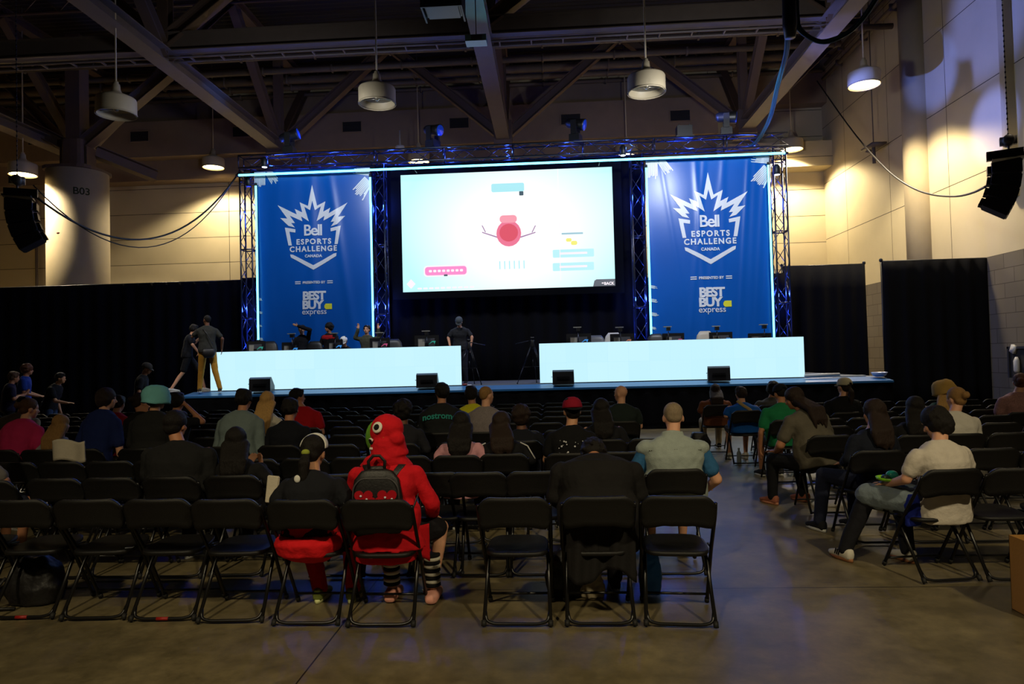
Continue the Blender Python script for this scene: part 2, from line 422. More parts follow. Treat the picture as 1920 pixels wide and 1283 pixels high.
for i, (px, py) in enumerate(((1660, 0), (1688, 0))):
    p = atX(px, py, XW - .25 - .1 * i); bm = bmesh.new()
    tube(bm, [(p.x, 4, p.z), (p.x, YB - 1.2, p.z)], .09 if i else .07, 8)
    y = 4
    while y < YB - 2: box(bm, (p.x, y, p.z), (.26, .06, .24)); y += 2.2
    tag(mkobj('wall_pipe', bm, m_steel2), ['upper pale pipe running along the top of the right wall', 'lower pale pipe running along the top of the right wall'][i], 'pipe')
# soffit of the back wall with vents
m_soff = M('painted_soffit', (130, 110, 88), 0.85, 0, 0.15, 2)
m_dark = M('dark_recess', (26, 24, 22), 0.8)
zs0 = atY(900, 268, 29.6).z; zs1 = atY(900, 200, 29.6).z
bm = bmesh.new(); box2(bm, (XL, 29.6, zs0), (atY(1345, 200, 29.6).x, YB, zs1)); box2(bm, (XL, 30.2, zs0 - .9), (atY(1345, 200, 29.6).x, YB, zs0)); box2(bm, (XL, 30.4, zs1 - .2), (XW, YB, ZC - 1.2))
struct(mkobj('wall_soffit', bm, m_soff, smooth=False))
bm = bmesh.new(); z1 = atY(1500, 265, 30).z; z0 = atY(1500, 312, 30).z; box2(bm, (atY(1345, 280, 30).x, 30, z0), (XW, YB, z1)); struct(mkobj('trim_1', bm, m_back, smooth=False))
vents = ((70, 262), (262, 256), (454, 247), (660, 238), (861, 231), (1070, 224), (1275, 217))
for i, (px, py) in enumerate(vents):
    p = atY(px, py, 29.58); t = empty('wall_vent', p)
    tag(t, ['dark vent grille at far left above the round column', 'dark vent grille right of the leftmost unlit pendant', 'dark vent grille above the left end of the left banner', 'dark vent grille left of the pendant shade above the screen',
            'dark vent grille right of the pendant shade above the screen', 'dark vent grille just left of the pendant above the right banner', 'rightmost dark vent grille, above the right banner'][i], 'vent', 'vent grilles in the soffit')
    bm = bmesh.new()
    for a, b in (((-.45, -.26), (.45, -.22)), ((-.45, .22), (.45, .26)), ((-.45, -.22), (-.41, .22)), ((.41, -.22), (.45, .22))): box2(bm, (a[0], -.04, a[1]), (b[0], .02, b[1]))
    mkobj('vent_frame', bm, m_soff, t, False)
    bm = bmesh.new(); box2(bm, (-.41, -.01, -.22), (.41, .01, .22))
    for k in range(6): box(bm, (0, -.02, -.18 + k * .072), (.82, .03, .012), Matrix.Rotation(.6, 3, 'X'))
    mkobj('louvre', bm, m_dark, t, False)
# concrete column at left with its steel cap
pc = atY(146, 326, 25.0); m_conc = M('painted_concrete', (168, 152, 118), 0.85, 0, 0.12, 2, 0.1, 20)
bm = bmesh.new(); lathe(bm, [(1.03, 0), (1.03, pc.z)], 48, (pc.x, 25.0, 0)); o = struct(mkobj('column', bm, m_conc), 'round painted concrete column at left'); colx = pc.x
zt3 = atY(186, 363, 24.2).z
text_mesh('column_number', 'B03', M('stencil_green', (60, 66, 34), .8), o, .36, (0, 0, zt3), ext=.004, bold=.006, xs=1.0, warp=lambda c: V((pc.x + 1.036 * math.sin(.72 + c.x / 1.03), 25.0 - 1.036 * math.cos(.72 + c.x / 1.03), c.z)))
bm = bmesh.new(); loft(bm, [((0, 0, 0), (1, 0, 0), (0, 1, 0), .95, .95), ((0, 0, .12), (1, 0, 0), (0, 1, 0), .95, .95), ((0, 0, .14), (1, 0, 0), (0, 1, 0), .45, .45), ((0, 0, 1.2), (1, 0, 0), (0, 1, 0), .42, .42)], 16, 4)
for s in (-1, 1): box(bm, (s * .5, 0, .5), (.06, .5, .9))
box(bm, (0, 0, 2.9), (.55, .55, 4.6))
tag(mkobj('steel_bracket', bm, m_steel, loc=(pc.x, 25, pc.z + .01), smooth=False), 'brown steel bracket and post standing on top of the round column', 'bracket')
for dx, dz, k in ((-8.0, 4.2, 0), (5.4, 4.2, 1)):
    bm = bmesh.new(); ibeam(bm, (pc.x, 25, pc.z + .9), (pc.x + dx, 25, pc.z + .9 + dz), .42, .4); tag(mkobj('steel_brace', bm, m_steel, smooth=False), ['steel brace rising leftwards from the top of the round column', 'steel brace rising rightwards from the top of the round column'][k], 'brace', kind='thing')
bm = bmesh.new(); ibeam(bm, (pc.x + .5, 25.3, pc.z + .9), (pc.x + 1.9, 27.0, pc.z + .35), .42, .4); tag(mkobj('steel_brace', bm, m_steel, smooth=False), 'short steel brace sloping down to the right from the column top', 'brace')
# pilaster and ribs on the right wall
for (a, lab) in ((atX(1722, 250, XW), 1),):
    bm = bmesh.new(); lathe(bm, [(.52, 0), (.52, ZC - .1)], 32, (XW + .05, a.y, 0)); struct(mkobj('column', bm, m_conc), 'half-round pilaster on the right wall')
a = atX(1903, 300, XW); bm = bmesh.new(); box2(bm, (XW - .22, a.y - .12, 5.6), (XW, a.y + .12, ZC)); struct(mkobj('trim_2', bm, m_conc, smooth=False))
# conduits on walls
m_red = M('fire_bell_red', (120, 28, 24), .4)
bm = bmesh.new(); p = atY(68, 420, YB - .12); tube(bm, [(p.x, p.y, 0), (p.x, p.y, ZC - 1)], .06, 8); tag(mkobj('wall_pipe', bm, m_steel2), 'vertical yellowish pipe on the back wall behind the left loudspeaker column', 'pipe')
p = atY(113, 440, 24.08); bm = bmesh.new(); lathe(bm, [(.11, 0), (.13, .04), (.09, .1)], 16, (0, 0, 0)); box(bm, (0, 0, -.16), (.16, .12, .16)); tube(bm, [(0, .02, .05), (0, .02, 2.1)], .012, 6)
tag(mkobj('fire_alarm', bm, m_red, loc=p), 'small red fire alarm on the left face of the round column', 'alarm')
# sprinkler-like bracket on a thin rod at the right wall
p = atX(1638, 275, XW - .5); bm = bmesh.new(); tube(bm, [(0, 0, 0), (0, 0, ZC - p.z)], .02, 6); box(bm, (0, 0, 0), (.5, .9, .07)); tube(bm, [(0, 0, 0), (0, 0, -.6)], .06, 8); lathe(bm, [(.04, 0), (.1, .02), (.1, .08)], 12, (0, .4, -.1))
tag(mkobj('suspended_bracket', bm, m_steel2, loc=p), 'pale bracket hanging on a thin rod beside the right wall', 'bracket')
# wall cabinet with extinguisher gear at the right edge
p0 = atX(1897, 652, XW - .03); p1 = atX(1960, 730, XW - .03); yc = (p0.y + p1.y) / 2
t = empty('wall_cabinet', (XW - .06, yc, 0)); tag(t, 'dark open wall cabinet with pale items at the right edge', 'cabinet')
z0, z1 = atX(1897, 708, XW).z, atX(1897, 650, XW).z; hw = abs(p0.y - p1.y) / 2
bm = bmesh.new(); box2(bm, (-.05, -hw, z0), (.02, hw, z1)); mkobj('cabinet_box', bm, m_dark, t, False)
bm = bmesh.new(); 
for a_, b_ in (((-hw, z0), (-hw + .06, z1)), ((-hw, z1 - .06), (hw, z1)), ((hw - .06, z0), (hw, z1))): box2(bm, (-.1, a_[0], a_[1]), (-.05, b_[0], b_[1]))
mkobj('cabinet_frame', bm, M('cabinet_frame', (38, 40, 48), .5), t, False)
m_pale = M('pale_plastic', (186, 184, 178), .5)
bm = bmesh.new(); lathe(bm, [(.05, z0 + .15), (.07, z0 + .2), (.07, z0 + .45), (.03, z0 + .55)], 14, (-.13, hw * .3, 0)); mkobj('bottle', bm, m_pale, t)
bm = bmesh.new(); box(bm, (-.1, hw * .55, z0 + .75), (.08, .16, .2), Matrix.Rotation(.5, 3, 'X')); mkobj('handset', bm, m_pale, t)

# ------------------------------------------------------------------ pendants
m_shade = M('pendant_enamel', (176, 160, 128), .5, 0, .08, 4)
m_lens = M('pendant_lens', (255, 226, 160), .3, emit=9.0)
m_refl = M('pendant_reflector', (150, 140, 120), .25, .7)
def pendant(px, py, Y, lab, lit, stem=3.2, power=1500, r_=.46, aim=None, ang=118):
    p = atY(px, py, Y); t = empty('pendant_lamp', p)
    tag(t, lab, 'pendant lamp', 'drum pendant lamps')
    bm = bmesh.new(); lathe(bm, [(r_, -.2), (r_, .16), (r_ * .96, .2), (r_ * .3, .34), (.1, .42), (.09, .55), (.02, .6)], 36, cap0=False); lathe(bm, [(r_ * .96, -.19), (r_ * .96, .15), (r_ * .3, .3)], 36, cap0=False)
    lathe(bm, [(r_ * 1.02, -.21), (r_ * 1.02, -.18), (r_ * .95, -.18), (r_ * .95, -.21)], 36, cap0=False, cap1=False)
    mkobj('lamp_shade', bm, m_shade, t)
    bm = bmesh.new(); lathe(bm, [(.022, .5), (.022, ZC - .02 - p.z)], 8); lathe(bm, [(.06, .5), (.06, .62)], 12); mkobj('stem', bm, m_shade, t)
    if lit:
        bm = bmesh.new(); lathe(bm, [(r_ * .93, -.16), (r_ * .93, -.13)], 32); mkobj('lens', bm, m_lens, t)
        l = light('pendant_bulb', 'SPOT', p - V((0, 0, .24)), power, WARM, aim or (p.x, p.y, 0), .25, ang, .3); l.name = 'pendant_bulb'
    else:
        bm = bmesh.new(); lathe(bm, [(r_ * .93, -.02), (r_ * .6, .1), (.1, .14)], 32, cap0=False); mkobj('reflector', bm, m_refl, t)
        bm = bmesh.new(); ell(bm, (0, 0, .0), (.09, .09, .13)); box(bm, (0, 0, -.08), (r_ * 1.8, .03, .02)); mkobj('bulb', bm, m_refl, t)
pendant(218, 200, 16.5, 'unlit drum pendant lamp left of the left banner, above the round column', False)
pendant(707, 180, 17.0, 'unlit drum pendant lamp above the gap between left banner and screen', False)
pendant(1212, 158, 17.0, 'unlit drum pendant lamp above the gap between screen and right banner', False)
pendant(43, 318, 24.0, 'lit drum pendant lamp at the far left above the loudspeaker column', True, power=2600, ang=140)
pendant(400, 306, 29.4, 'lit drum pendant lamp just left of the left banner', True, power=1900, ang=136)
pendant(785, 295, 29.2, 'lit drum pendant lamp seen through the truss above the screen', True, power=1300)
pendant(1175, 284, 29.2, 'lit drum pendant lamp seen through the truss right of the screen', True, power=1300)
pendant(1484, 272, 29.4, 'lit drum pendant lamp just right of the right banner', True, power=2600, ang=140)
pendant(1620, 148, 21.2, 'lit drum pendant lamp hanging near the right wall, blue light on its side', True, power=1700, ang=124)
# two more unseen warm lamps, without shades, that light the right wall
p = atY(1784, 150, 19.0)
light('pendant_bulb', 'SPOT', (10.4, 21.6, 9.3), 1000, WARM, (11.8, 23.0, 0), .25, 110, .4)
light('pendant_bulb', 'SPOT', (10.0, 13.0, 10.4), 420, WARM, (11.2, 15.0, 0), .3, 110, .3)
# ------------------------------------------------------------------ stage
ZS = 1.08; YS = 16.2
m_stage = M('stage_deck_grey', (92, 96, 100), .45, 0, .15, 3)
m_blk = M('black_drape', (9, 9, 12), .95, 0, .2, 3, .3, 8, spec=.1)
m_bmetal = M('black_metal', (16, 16, 18), .4, .3)
m_bplast = M('black_plastic', (18, 18, 20), .45)
m_alu = M('truss_aluminium', (58, 60, 72), .3, .85)
sx0 = atY(338, 738, YS).x; sx1 = atY(1676, 712, YS).x
t = empty('stage', ((sx0 + sx1) / 2, YS, 0)); tag(t, 'low wide stage with grey deck and black skirt', 'stage')
hw = (sx1 - sx0) / 2
bm = bmesh.new(); box2(bm, (-hw, .62, ZS - .12), (hw, 5.4, ZS)); mkobj('deck', bm, m_stage, t, False)
bm = bmesh.new(); A_ = [(0, ZS - .12), (0, ZS - .075), (.62, ZS), (.62, ZS - .12)]; a_ = [bm.verts.new((-hw, y, z)) for y, z in A_]; b_ = [bm.verts.new((hw, y, z)) for y, z in A_]; bm.faces.new(a_); bm.faces.new(b_[::-1])
for i in range(4): bm.faces.new((a_[i], b_[i], b_[(i + 1) % 4], a_[(i + 1) % 4]))
mkobj('edge_glow_slope', bm, M('stage_edge_glow_tint', (44, 104, 160), .4, 0, .1, 3), t, False)  # added slope; its blue colour stands in for display light on the deck
def drape(bm, x0, x1, z0, z1, y=0, amp=.03, per=.35, ph=0, droop=0.0, th=.012):
    n = max(8, int(abs(x1 - x0) / per * 8))
    sheet(bm, lambda u, v: V((x0 + (x1 - x0) * u, y + amp * (1.1 - .6 * v) * (math.sin(2 * math.pi * (x1 - x0) * u / per + ph + 1.3 * math.sin(5 * u + ph)) + .4 * math.sin(7.1 * u * (x1 - x0) + 2 * v)), z0 + (z1 - z0) * v)), n, 6, th)
bm = bmesh.new(); drape(bm, -hw, hw, 0.01, ZS - .12, .03, .015, .4); mkobj('skirt', bm, m_blk, t)
bm = bmesh.new(); box2(bm, (-hw, .3, .02), (-hw + .05, 5.3, ZS - .13)); box2(bm, (hw - .05, .3, .02), (hw, 5.3, ZS - .13)); mkobj('side_skirt', bm, m_blk, t, False)

# LED walls
def led_mat():
    m = bpy.data.materials.new('led_panel_light'); m.use_nodes = True; nt = m.node_tree; b = nt.nodes['Principled BSDF']
    tc = nt.nodes.new('ShaderNodeTexCoord'); sp = nt.nodes.new('ShaderNodeSeparateXYZ'); cb = nt.nodes.new('ShaderNodeCombineXYZ')
    nt.links.new(tc.outputs['Object'], sp.inputs[0]); nt.links.new(sp.outputs[0], cb.inputs[0]); nt.links.new(sp.outputs[2], cb.inputs[1])
    br = nt.nodes.new('ShaderNodeTexBrick'); br.offset = 0
    br.inputs['Color1'].default_value = (.53, .85, 1, 1); br.inputs['Color2'].default_value = (.56, .87, 1, 1); br.inputs['Mortar'].default_value = (.51, .83, .99, 1)
    br.inputs['Scale'].default_value = 1; br.inputs['Mortar Size'].default_value = .004; br.inputs['Brick Width'].default_value = .5; br.inputs['Row Height'].default_value = .5
    nt.links.new(cb.outputs[0], br.inputs['Vector'])
    b.inputs['Base Color'].default_value = (.02, .02, .02, 1); b.inputs['Roughness'].default_value = .5
    nt.links.new(br.outputs[0], b.inputs['Emission Color']); b.inputs['Emission Strength'].default_value = 1.06
    return m
m_led = led_mat(); YD = 16.9
for (pa, pb, lab) in ((395, 865, 'glowing pale blue display wall across the front of the left desk'), (1012, 1508, 'glowing pale blue display wall across the front of the right desk')):
    xa, xb = atY(pa, 690, YD).x, atY(pb, 690, YD).x
    t = empty('display_wall', ((xa + xb) / 2, YD, ZS + .004)); tag(t, lab, 'display wall'); h = (xb - xa) / 2
    bm = bmesh.new(); box2(bm, (-h, -.02, .02), (h, 0, .98)); mkobj('screen_panel', bm, m_led, t, False)
    bm = bmesh.new(); box2(bm, (-h, 0, 0), (h, .08, .985))
    for k in range(7): box2(bm, (-h + .05 + k * (2 * h - .15) / 6, .08, 0), (-h + .1 + k * (2 * h - .15) / 6, .5, .06)); box2(bm, (-h + .05 + k * (2 * h - .15) / 6, .08, 0), (-h + .1 + k * (2 * h - .15) / 6, .12, .95))
    mkobj('support_frame', bm, m_bmetal, t, False)
# desks behind them
def desk(pa, pb, lab):
    xa, xb = atY(pa, 690, 17.6).x, atY(pb, 690, 17.6).x
    t = empty('desk', ((xa + xb) / 2, 17.65, ZS)); tag(t, lab, 'desk'); h = (xb - xa) / 2
    bm = bmesh.new(); box2(bm, (-h, -.35, .82), (h, .35, .86)); mkobj('desktop', bm, m_bplast, t, False)
    for x in (-h + .1, 0, h - .1):
        for y in (-.3, .3):
            bm = bmesh.new(); box2(bm, (x - .025, y - .025, 0), (x + .025, y + .025, .82)); mkobj('leg', bm, m_bmetal, t, False)
desk(425, 845, 'long dark gaming desk behind the left display wall'); desk(1035, 1480, 'long dark gaming desk behind the right display wall')

# banners
XB = {}
m_ban = M('banner_vinyl_blue', (4, 84, 176), .32, 0, .08, 1.2, .10, 3, spec=.45)
m_white = M('banner_print_white', (214, 220, 232), .35, spec=.5)
m_yel = M('banner_print_yellow', (224, 222, 60), .35)
YBN = 19.35
CROWN = [(541,85),(483,358),(373,305),(405,438),(308,390),(333,463),(82,333),(208,513),(115,502),(222,608),(305,632),(258,572),(308,575),(240,475),(403,553),(388,490),(490,558),(432,365),(510,415),(541,290)]
SHOULDER = [(175,628),(312,655),(310,698),(233,685),(262,865),(218,865)]
CHEV = [(238,978),(275,985),(541,1130),(541,1190),(245,1018)]
def slice_up(bm, step=.07):
    xs = [v.co.x for v in bm.verts]; zs = [v.co.z for v in bm.verts]
    for lo, hi, n, ax in ((min(xs), max(xs), V((1, 0, 0)), 0), (min(zs), max(zs), V((0, 0, 1)), 2)):
        q = lo + step
        while q < hi:
            c_ = V((0, 0, 0)); c_[ax] = q
            bmesh.ops.bisect_plane(bm, geom=bm.verts[:] + bm.edges[:] + bm.faces[:], plane_co=c_, plane_no=n); q += step if ax == 0 else step * 3
def banner(pl, pr, ptop, lab, cx_px, top_py, seed, kx):
    xl, xr = atY(pl, 480, YBN).x, atY(pr, 480, YBN).x; zt = atY((pl + pr) / 2, ptop, YBN).z; zb = ZS + .12
    xc = (xl + xr) / 2; W_ = xr - xl; rs = random.Random(seed)
    folds = [(rs.uniform(.0, 1), rs.uniform(-.25, .25), rs.uniform(.02, .06) if seed == 1 else rs.uniform(.010, .030), rs.uniform(.008, .028) if seed == 1 else rs.uniform(.006, .016)) for _ in range(kx)]
    def fy(x, z):
        u = (x + W_ / 2) / W_; v = (z - zb) / (zt - zb); s = 0
        for f0, sl, wd, am in folds: s += am * math.exp(-((u - f0 - sl * (v - .5)) / wd) ** 2)
        return -s + .012 * math.sin(9 * u + 3 * v)
    t = empty('banner', (xc, YBN, 0)); tag(t, lab, 'banner')
    bm = bmesh.new(); sheet(bm, lambda u, v: V((-W_ / 2 + W_ * u, fy(-W_ / 2 + W_ * u, zb + (zt - zb) * v), zb + (zt - zb) * v)), 90, 60, .01); mkobj('vinyl_sheet', bm, m_ban, t)
    bm = bmesh.new(); tube(bm, [(-W_ / 2 - .1, .06, zt), (W_ / 2 + .1, .06, zt)], .03, 8); mkobj('hanging_pole', bm, m_bmetal, t)
    for q in (-W_ / 2, 0, W_ / 2):
        bm = bmesh.new(); tube(bm, [(q, .06, zt), (q, .20, zt + .06)], .02, 6); mkobj('hanging_strap', bm, m_bmetal, t)
    s = YBN / (FPX * 6.75) * (1.0 if seed == 1 else 1.05)
    lc = atY(cx_px, top_py, YBN); lx = lc.x - xc; lz = lc.z
    P = lambda q: (lx + (q[0] - 541) * s, lz - (q[1] - 85) * s)
    warp = lambda c: V((c.x, c.y + fy(c.x, c.z) - .012, c.z))
    def shape(name, polys, mat, mirror=True):
        bm = bmesh.new()
        for pl_ in polys:
            a = [P(q) for q in pl_]
            if mirror and abs(pl_[0][0] - 541) < 1: a = a + [(2 * lx - x, z) for x, z in a[::-1][1:-1]]; prism(bm, a, 0, .006)
            elif mirror: prism(bm, a, 0, .006); prism(bm, [(2 * lx - x, z) for x, z in a[::-1]], 0, .006)
            else: prism(bm, a, 0, .006)
        slice_up(bm)
        for v in bm.verts: v.co = warp(v.co)
        return mkobj(name, bm, mat, t, False)
    shape('leaf_emblem', [CROWN], m_white)
    shape('shield_emblem', [SHOULDER, [(541, 1190), (245, 1018), (238, 978), (275, 985), (541, 1130)]], m_white)
    T = lambda nm, st, px, base, size, bold, sp, mat=m_white, xs=1.0: text_mesh(nm, st, mat, t, size, (lx + (px - 541) * s, 0, lz - (base - 85) * s), bold=bold, sp=sp, ext=.003, warp=warp, xs=xs)
    T('lettering', 'Bell', 541, 740, 200 * s, 3.5 * s, .86)
    T('lettering', 'ESPORTS', 548, 854, 96 * s, 3.2 * s, 1.30, xs=.98)
    T('lettering', 'CHALLENGE', 541, 948, 96 * s, 3.2 * s, 1.26, xs=.97)
    T('lettering', 'CANADA', 541, 1025, 50 * s, 2 * s, 1.08)
    T('lettering', 'PRESENTED BY', 541, 1366, 44 * s, 1.4 * s, 1.0)
    for x0 in (296, 714):
        for y0 in (1332, 1356): shape('dash_mark', [[(x0, y0), (x0 + 72, y0), (x0 + 72, y0 + 12), (x0, y0 + 12)]], m_white, False)
    T('lettering', 'BEST', 541, 1572, 148 * s, 6.5 * s, .88, xs=1.05)
    T('lettering', 'BUY', 520, 1690, 148 * s, 6.5 * s, .88, xs=1.05)
    T('lettering', 'express', 541, 1762, 104 * s, .5 * s, 1.0)
    shape('price_tag', [[(672, 1655), (690, 1630), (770, 1630), (770, 1702), (690, 1702), (672, 1680)]], m_yel, False)
    # torn white brush marks in the corners and down the left edge
    def brush(x, z, dx, dz, w_, n):
        bm = bmesh.new()
        for i in range(n):
            a = i / max(1, n - 1) - .5; L_ = rs.uniform(.65, 1.0); ox, oz = -dz * a * w_, dx * a * w_
            ww = w_ / n * .75
            p = [(x + ox - dz * ww * -.5, z + oz - dx * ww * .5 * 1), (x + ox + dx * L_, z + oz + dz * L_), (x + ox + dx * L_ * .96 - dz * ww, z + oz + dz * L_ * .96 + dx * ww), (x + ox - dz * ww * .9, z + oz + dx * ww * .9)]
            p = [(min(W_ / 2, max(-W_ / 2, a_)), min(zt - .02, b_)) for a_, b_ in p]
            prism(bm, p, 0, .005)
        slice_up(bm)
        for v in bm.verts: v.co = warp(v.co)
        mkobj('brush_mark', bm, m_white, t, False)
    brush(-W_ / 2 + .14, zt, -.02, -.55, .34 * 1.7, 9); brush(-W_ / 2 + .42, zt, .22, -.4, .5, 7); brush(W_ / 2, zt - .1, -.5, .08, .5, 9); brush(W_ / 2, zt - .42, -.42, -.4, .7, 10)
    for k in range(5):
        zz = zb + .9 + k * .38; brush(-W_ / 2, zz, .16 + .1 * rs.random(), -.05, .3, 5)
banner(480, 697, 318, 'tall blue banner left of the screen with white leaf and shield emblem', 585.5, 347, 1, 6)
banner(1216, 1448, 296, 'tall glossy creased blue banner right of the screen with white leaf and shield emblem', 1327, 323, 2, 11)

# truss rig
def lattice(bm, L_, w_=.36, axis='Z', r_=.025, step=.5):
    h = w_ / 2
    T_ = (lambda a, b, c: V((a, b, c))) if axis == 'Z' else (lambda a, b, c: V((c, a, b)))
    for sx in (-h, h):
        for sy in (-h, h): tube(bm, [T_(sx, sy, 0), T_(sx, sy, L_)], r_, 8)
    n = int(L_ / step); st = L_ / n
    for i in range(n):
        a, b = i * st, (i + 1) * st
        if i % 2: a, b = b, a
        for p, q in (((-h, -h), (h, -h)), ((h, -h), (h, h)), ((h, h), (-h, h)), ((-h, h), (-h, -h))): tube(bm, [T_(p[0], p[1], a), T_(q[0], q[1], b)], .011, 6)
    k = 0
    while k <= L_ + .01:
        for p, q in (((-h, -h), (h, -h)), ((h, -h), (h, h)), ((h, h), (-h, h)), ((-h, h), (-h, -h))): tube(bm, [T_(p[0], p[1], k), T_(q[0], q[1], k)], .02, 6)
        k += 2.0
YT = 19.75; zt0 = atY(960, 298, YT).z; zt1 = zt0 + .38
tw = ((467, 'outer truss tower left of the left banner'), (714, 'inner truss tower between left banner and screen'), (1198, 'inner truss tower between screen and right banner'), (1464, 'outer truss tower right of the right banner'))
for px, lab in tw:
    x = atY(px, 480, YT).x; t = empty('truss_tower', (x, YT, ZS)); tag(t, lab + ', lit blue', 'truss tower', 'truss towers of the stage rig')
    bm = bmesh.new(); lattice(bm, zt0 - ZS - .04, .34); mkobj('lattice', bm, m_alu, t)
    bm = bmesh.new(); box(bm, (0, 0, .015), (.6, .6, .03)); mkobj('base_plate', bm, m_bmetal, t, False)
    light('tower_uplight', 'SPOT', (x, YT - .02, ZS + .08), 1500, BLUE, (x, YT, 6), .05, 24, .5)
    light('tower_glow', 'POINT', (x, YT, zt0 - 1.2), 90, BLUE, size=.06)  # unseen blue points, added to tint the tower from inside
    light('tower_glow', 'POINT', (x, YT, ZS + 2.2), 70, (.06, .14, 1), size=.06)
xa, xb = atY(452, 312, YT).x, atY(1474, 280, YT).x
t = empty('truss_beam', (xa, YT, (zt0 + zt1) / 2)); tag(t, 'long horizontal truss across the top of the stage rig', 'truss beam')
bm = bmesh.new(); lattice(bm, xb - xa, .36, 'X'); mkobj('lattice', bm, m_alu, t)
for i in range(9):
    light('truss_glow', 'POINT', (xa + (xb - xa) * (i + .5) / 9, YT, (zt0 + zt1) / 2), 42, BLUE, size=.05)  # unseen blue points added along the beam to colour the lattice
# neon tubes
m_tube = M('light_tube_cyan', (110, 232, 255), .3, emit=3.6)
def neon(pa, pb, Y, lab, r_=.028):
    a, b = atY(pa[0], pa[1], Y), atY(pb[0], pb[1], Y)
    if abs(a.x - b.x) < 1: b.x = a.x = (a.x + b.x) / 2
    else: b.z = a.z = (a.z + b.z) / 2
    t = empty('light_tube', a); tag(t, lab, 'light tube', 'cyan light tubes on the stage rig'); d = b - a
    bm = bmesh.new(); tube(bm, [(0, 0, 0), d], r_, 10); mkobj('glowing_tube', bm, m_tube, t)
    bm = bmesh.new(); beam(bm, V((0, .035, 0)), d + V((0, .035, 0)), .05, .03); mkobj('back_channel', bm, m_bmetal, t, False)
    for q in (V((0, 0, 0)), d * .33, d * .67, d):
        bm = bmesh.new(); tube(bm, [q + V((0, .04, 0)), q + V((0, 19.6 - Y, 0))], .012, 6); mkobj('bracket', bm, m_bmetal, t)
    for q in (V((0, 0, 0)), d):
        bm = bmesh.new(); tube(bm, [q - d.normalized() * .04, q + d.normalized() * .04], r_ * 1.25, 10); mkobj('end_cap', bm, m_bplast, t)
neon((445, 325), (1475, 291), 19.1, 'long horizontal cyan light tube across the top of the stage', .03)
neon((480, 346), (484, 640), 19.25, 'vertical cyan light tube on the left edge of the left banner')
neon((696, 330), (698, 640), 19.25, 'vertical cyan light tube on the right edge of the left banner')
neon((1213, 312), (1220, 640), 19.25, 'vertical cyan light tube on the left edge of the right banner')
neon((1442, 307), (1450, 640), 19.25, 'vertical cyan light tube on the right edge of the right banner')
light('banner_fill', 'AREA', (atY(585, 200, 16).x, 15.0, 7.4), 175, (.85, .9, 1), (atY(585, 480, 19.35).x, 19.3, 4.2), .6)  # unseen front lights, added to brighten the two banners
light('banner_fill', 'AREA', (atY(1330, 200, 16).x, 15.0, 7.4), 290, (.85, .9, 1), (atY(1330, 480, 19.35).x, 19.3, 4.2), .6)
light('stage_fill', 'SPOT', (-2.5, 12.0, 9.0), 900, (1.0, .93, .85), (-2.2, 17.6, 2.2), .2, 50, .6)  # unseen front spots that raise the light on the stage people
light('stage_fill', 'SPOT', (-8.8, 11.5, 8.0), 800, (1.0, .92, .8), (-8.4, 16.8, 2.0), .2, 26, .6)
light('stage_fill', 'SPOT', (3.5, 12.0, 9.0), 420, (1.0, .93, .85), (3.2, 17.6, 2.2), .2, 40, .6)
# moving head lamps on the truss
m_lensb = M('lamp_lens_blue', (20, 50, 150), .2, emit=.5)
for i, (px, tilt, yaw, lab) in enumerate(((543, -15, 90, 'moving head lamp on the truss above the left banner'), (812, 12, 60, 'moving head lamp on the truss above the left end of the screen'), (1080, 15, 70, 'moving head lamp on the truss above the right end of the screen'), (1363, 5, 80, 'moving head lamp on the truss above the right banner'))):
    x = atY(px, 280, YT).x; t = empty('moving_head_lamp', (x, YT, zt1 + .03), R(yaw)); tag(t, lab, 'stage lamp', 'moving head lamps on the truss')
    bm = bmesh.new(); box(bm, (0, 0, .1), (.34, .3, .2)); mkobj('lamp_base', bm, m_bplast, t, False)
    bm = bmesh.new(); box(bm, (-.19, 0, .38), (.05, .16, .4)); box(bm, (.19, 0, .38), (.05, .16, .4)); box(bm, (0, 0, .22), (.42, .16, .06)); mkobj('yoke', bm, m_bplast, t, False)
    bm = bmesh.new(); rt = Matrix.Rotation(R(90 + tilt), 4, 'X'); lathe(bm, [(.1, -.28), (.14, -.2), (.15, .1), (.17, .24), (.17, .28)], 20); bmesh.ops.transform(bm, matrix=Matrix.Translation((0, 0, .52)) @ rt, verts=bm.verts); h = mkobj('lamp_head', bm, m_bplast, t)
    bm = bmesh.new(); lathe(bm, [(.15, .281), (.15, .288)], 20); bmesh.ops.transform(bm, matrix=Matrix.Translation((0, 0, .52)) @ rt, verts=bm.verts); mkobj('lens', bm, m_lensb, h)
x = atY(1283, 270, YT).x; bm = bmesh.new(); box(bm, (0, 0, .18), (.42, .3, .3)); box(bm, (-.15, 0, .35), (.03, .2, .06)); box(bm, (.15, 0, .35), (.03, .2, .06)); box(bm, (0, 0, .02), (.5, .4, .04))
tag(mkobj('chain_hoist', bm, m_bplast, loc=(x, YT, zt1), smooth=False), 'dark box hoist on the truss left of the rightmost moving head lamp', 'hoist')
m_lensw = M('lamp_lens_white', (235, 240, 255), .2, emit=5.0)
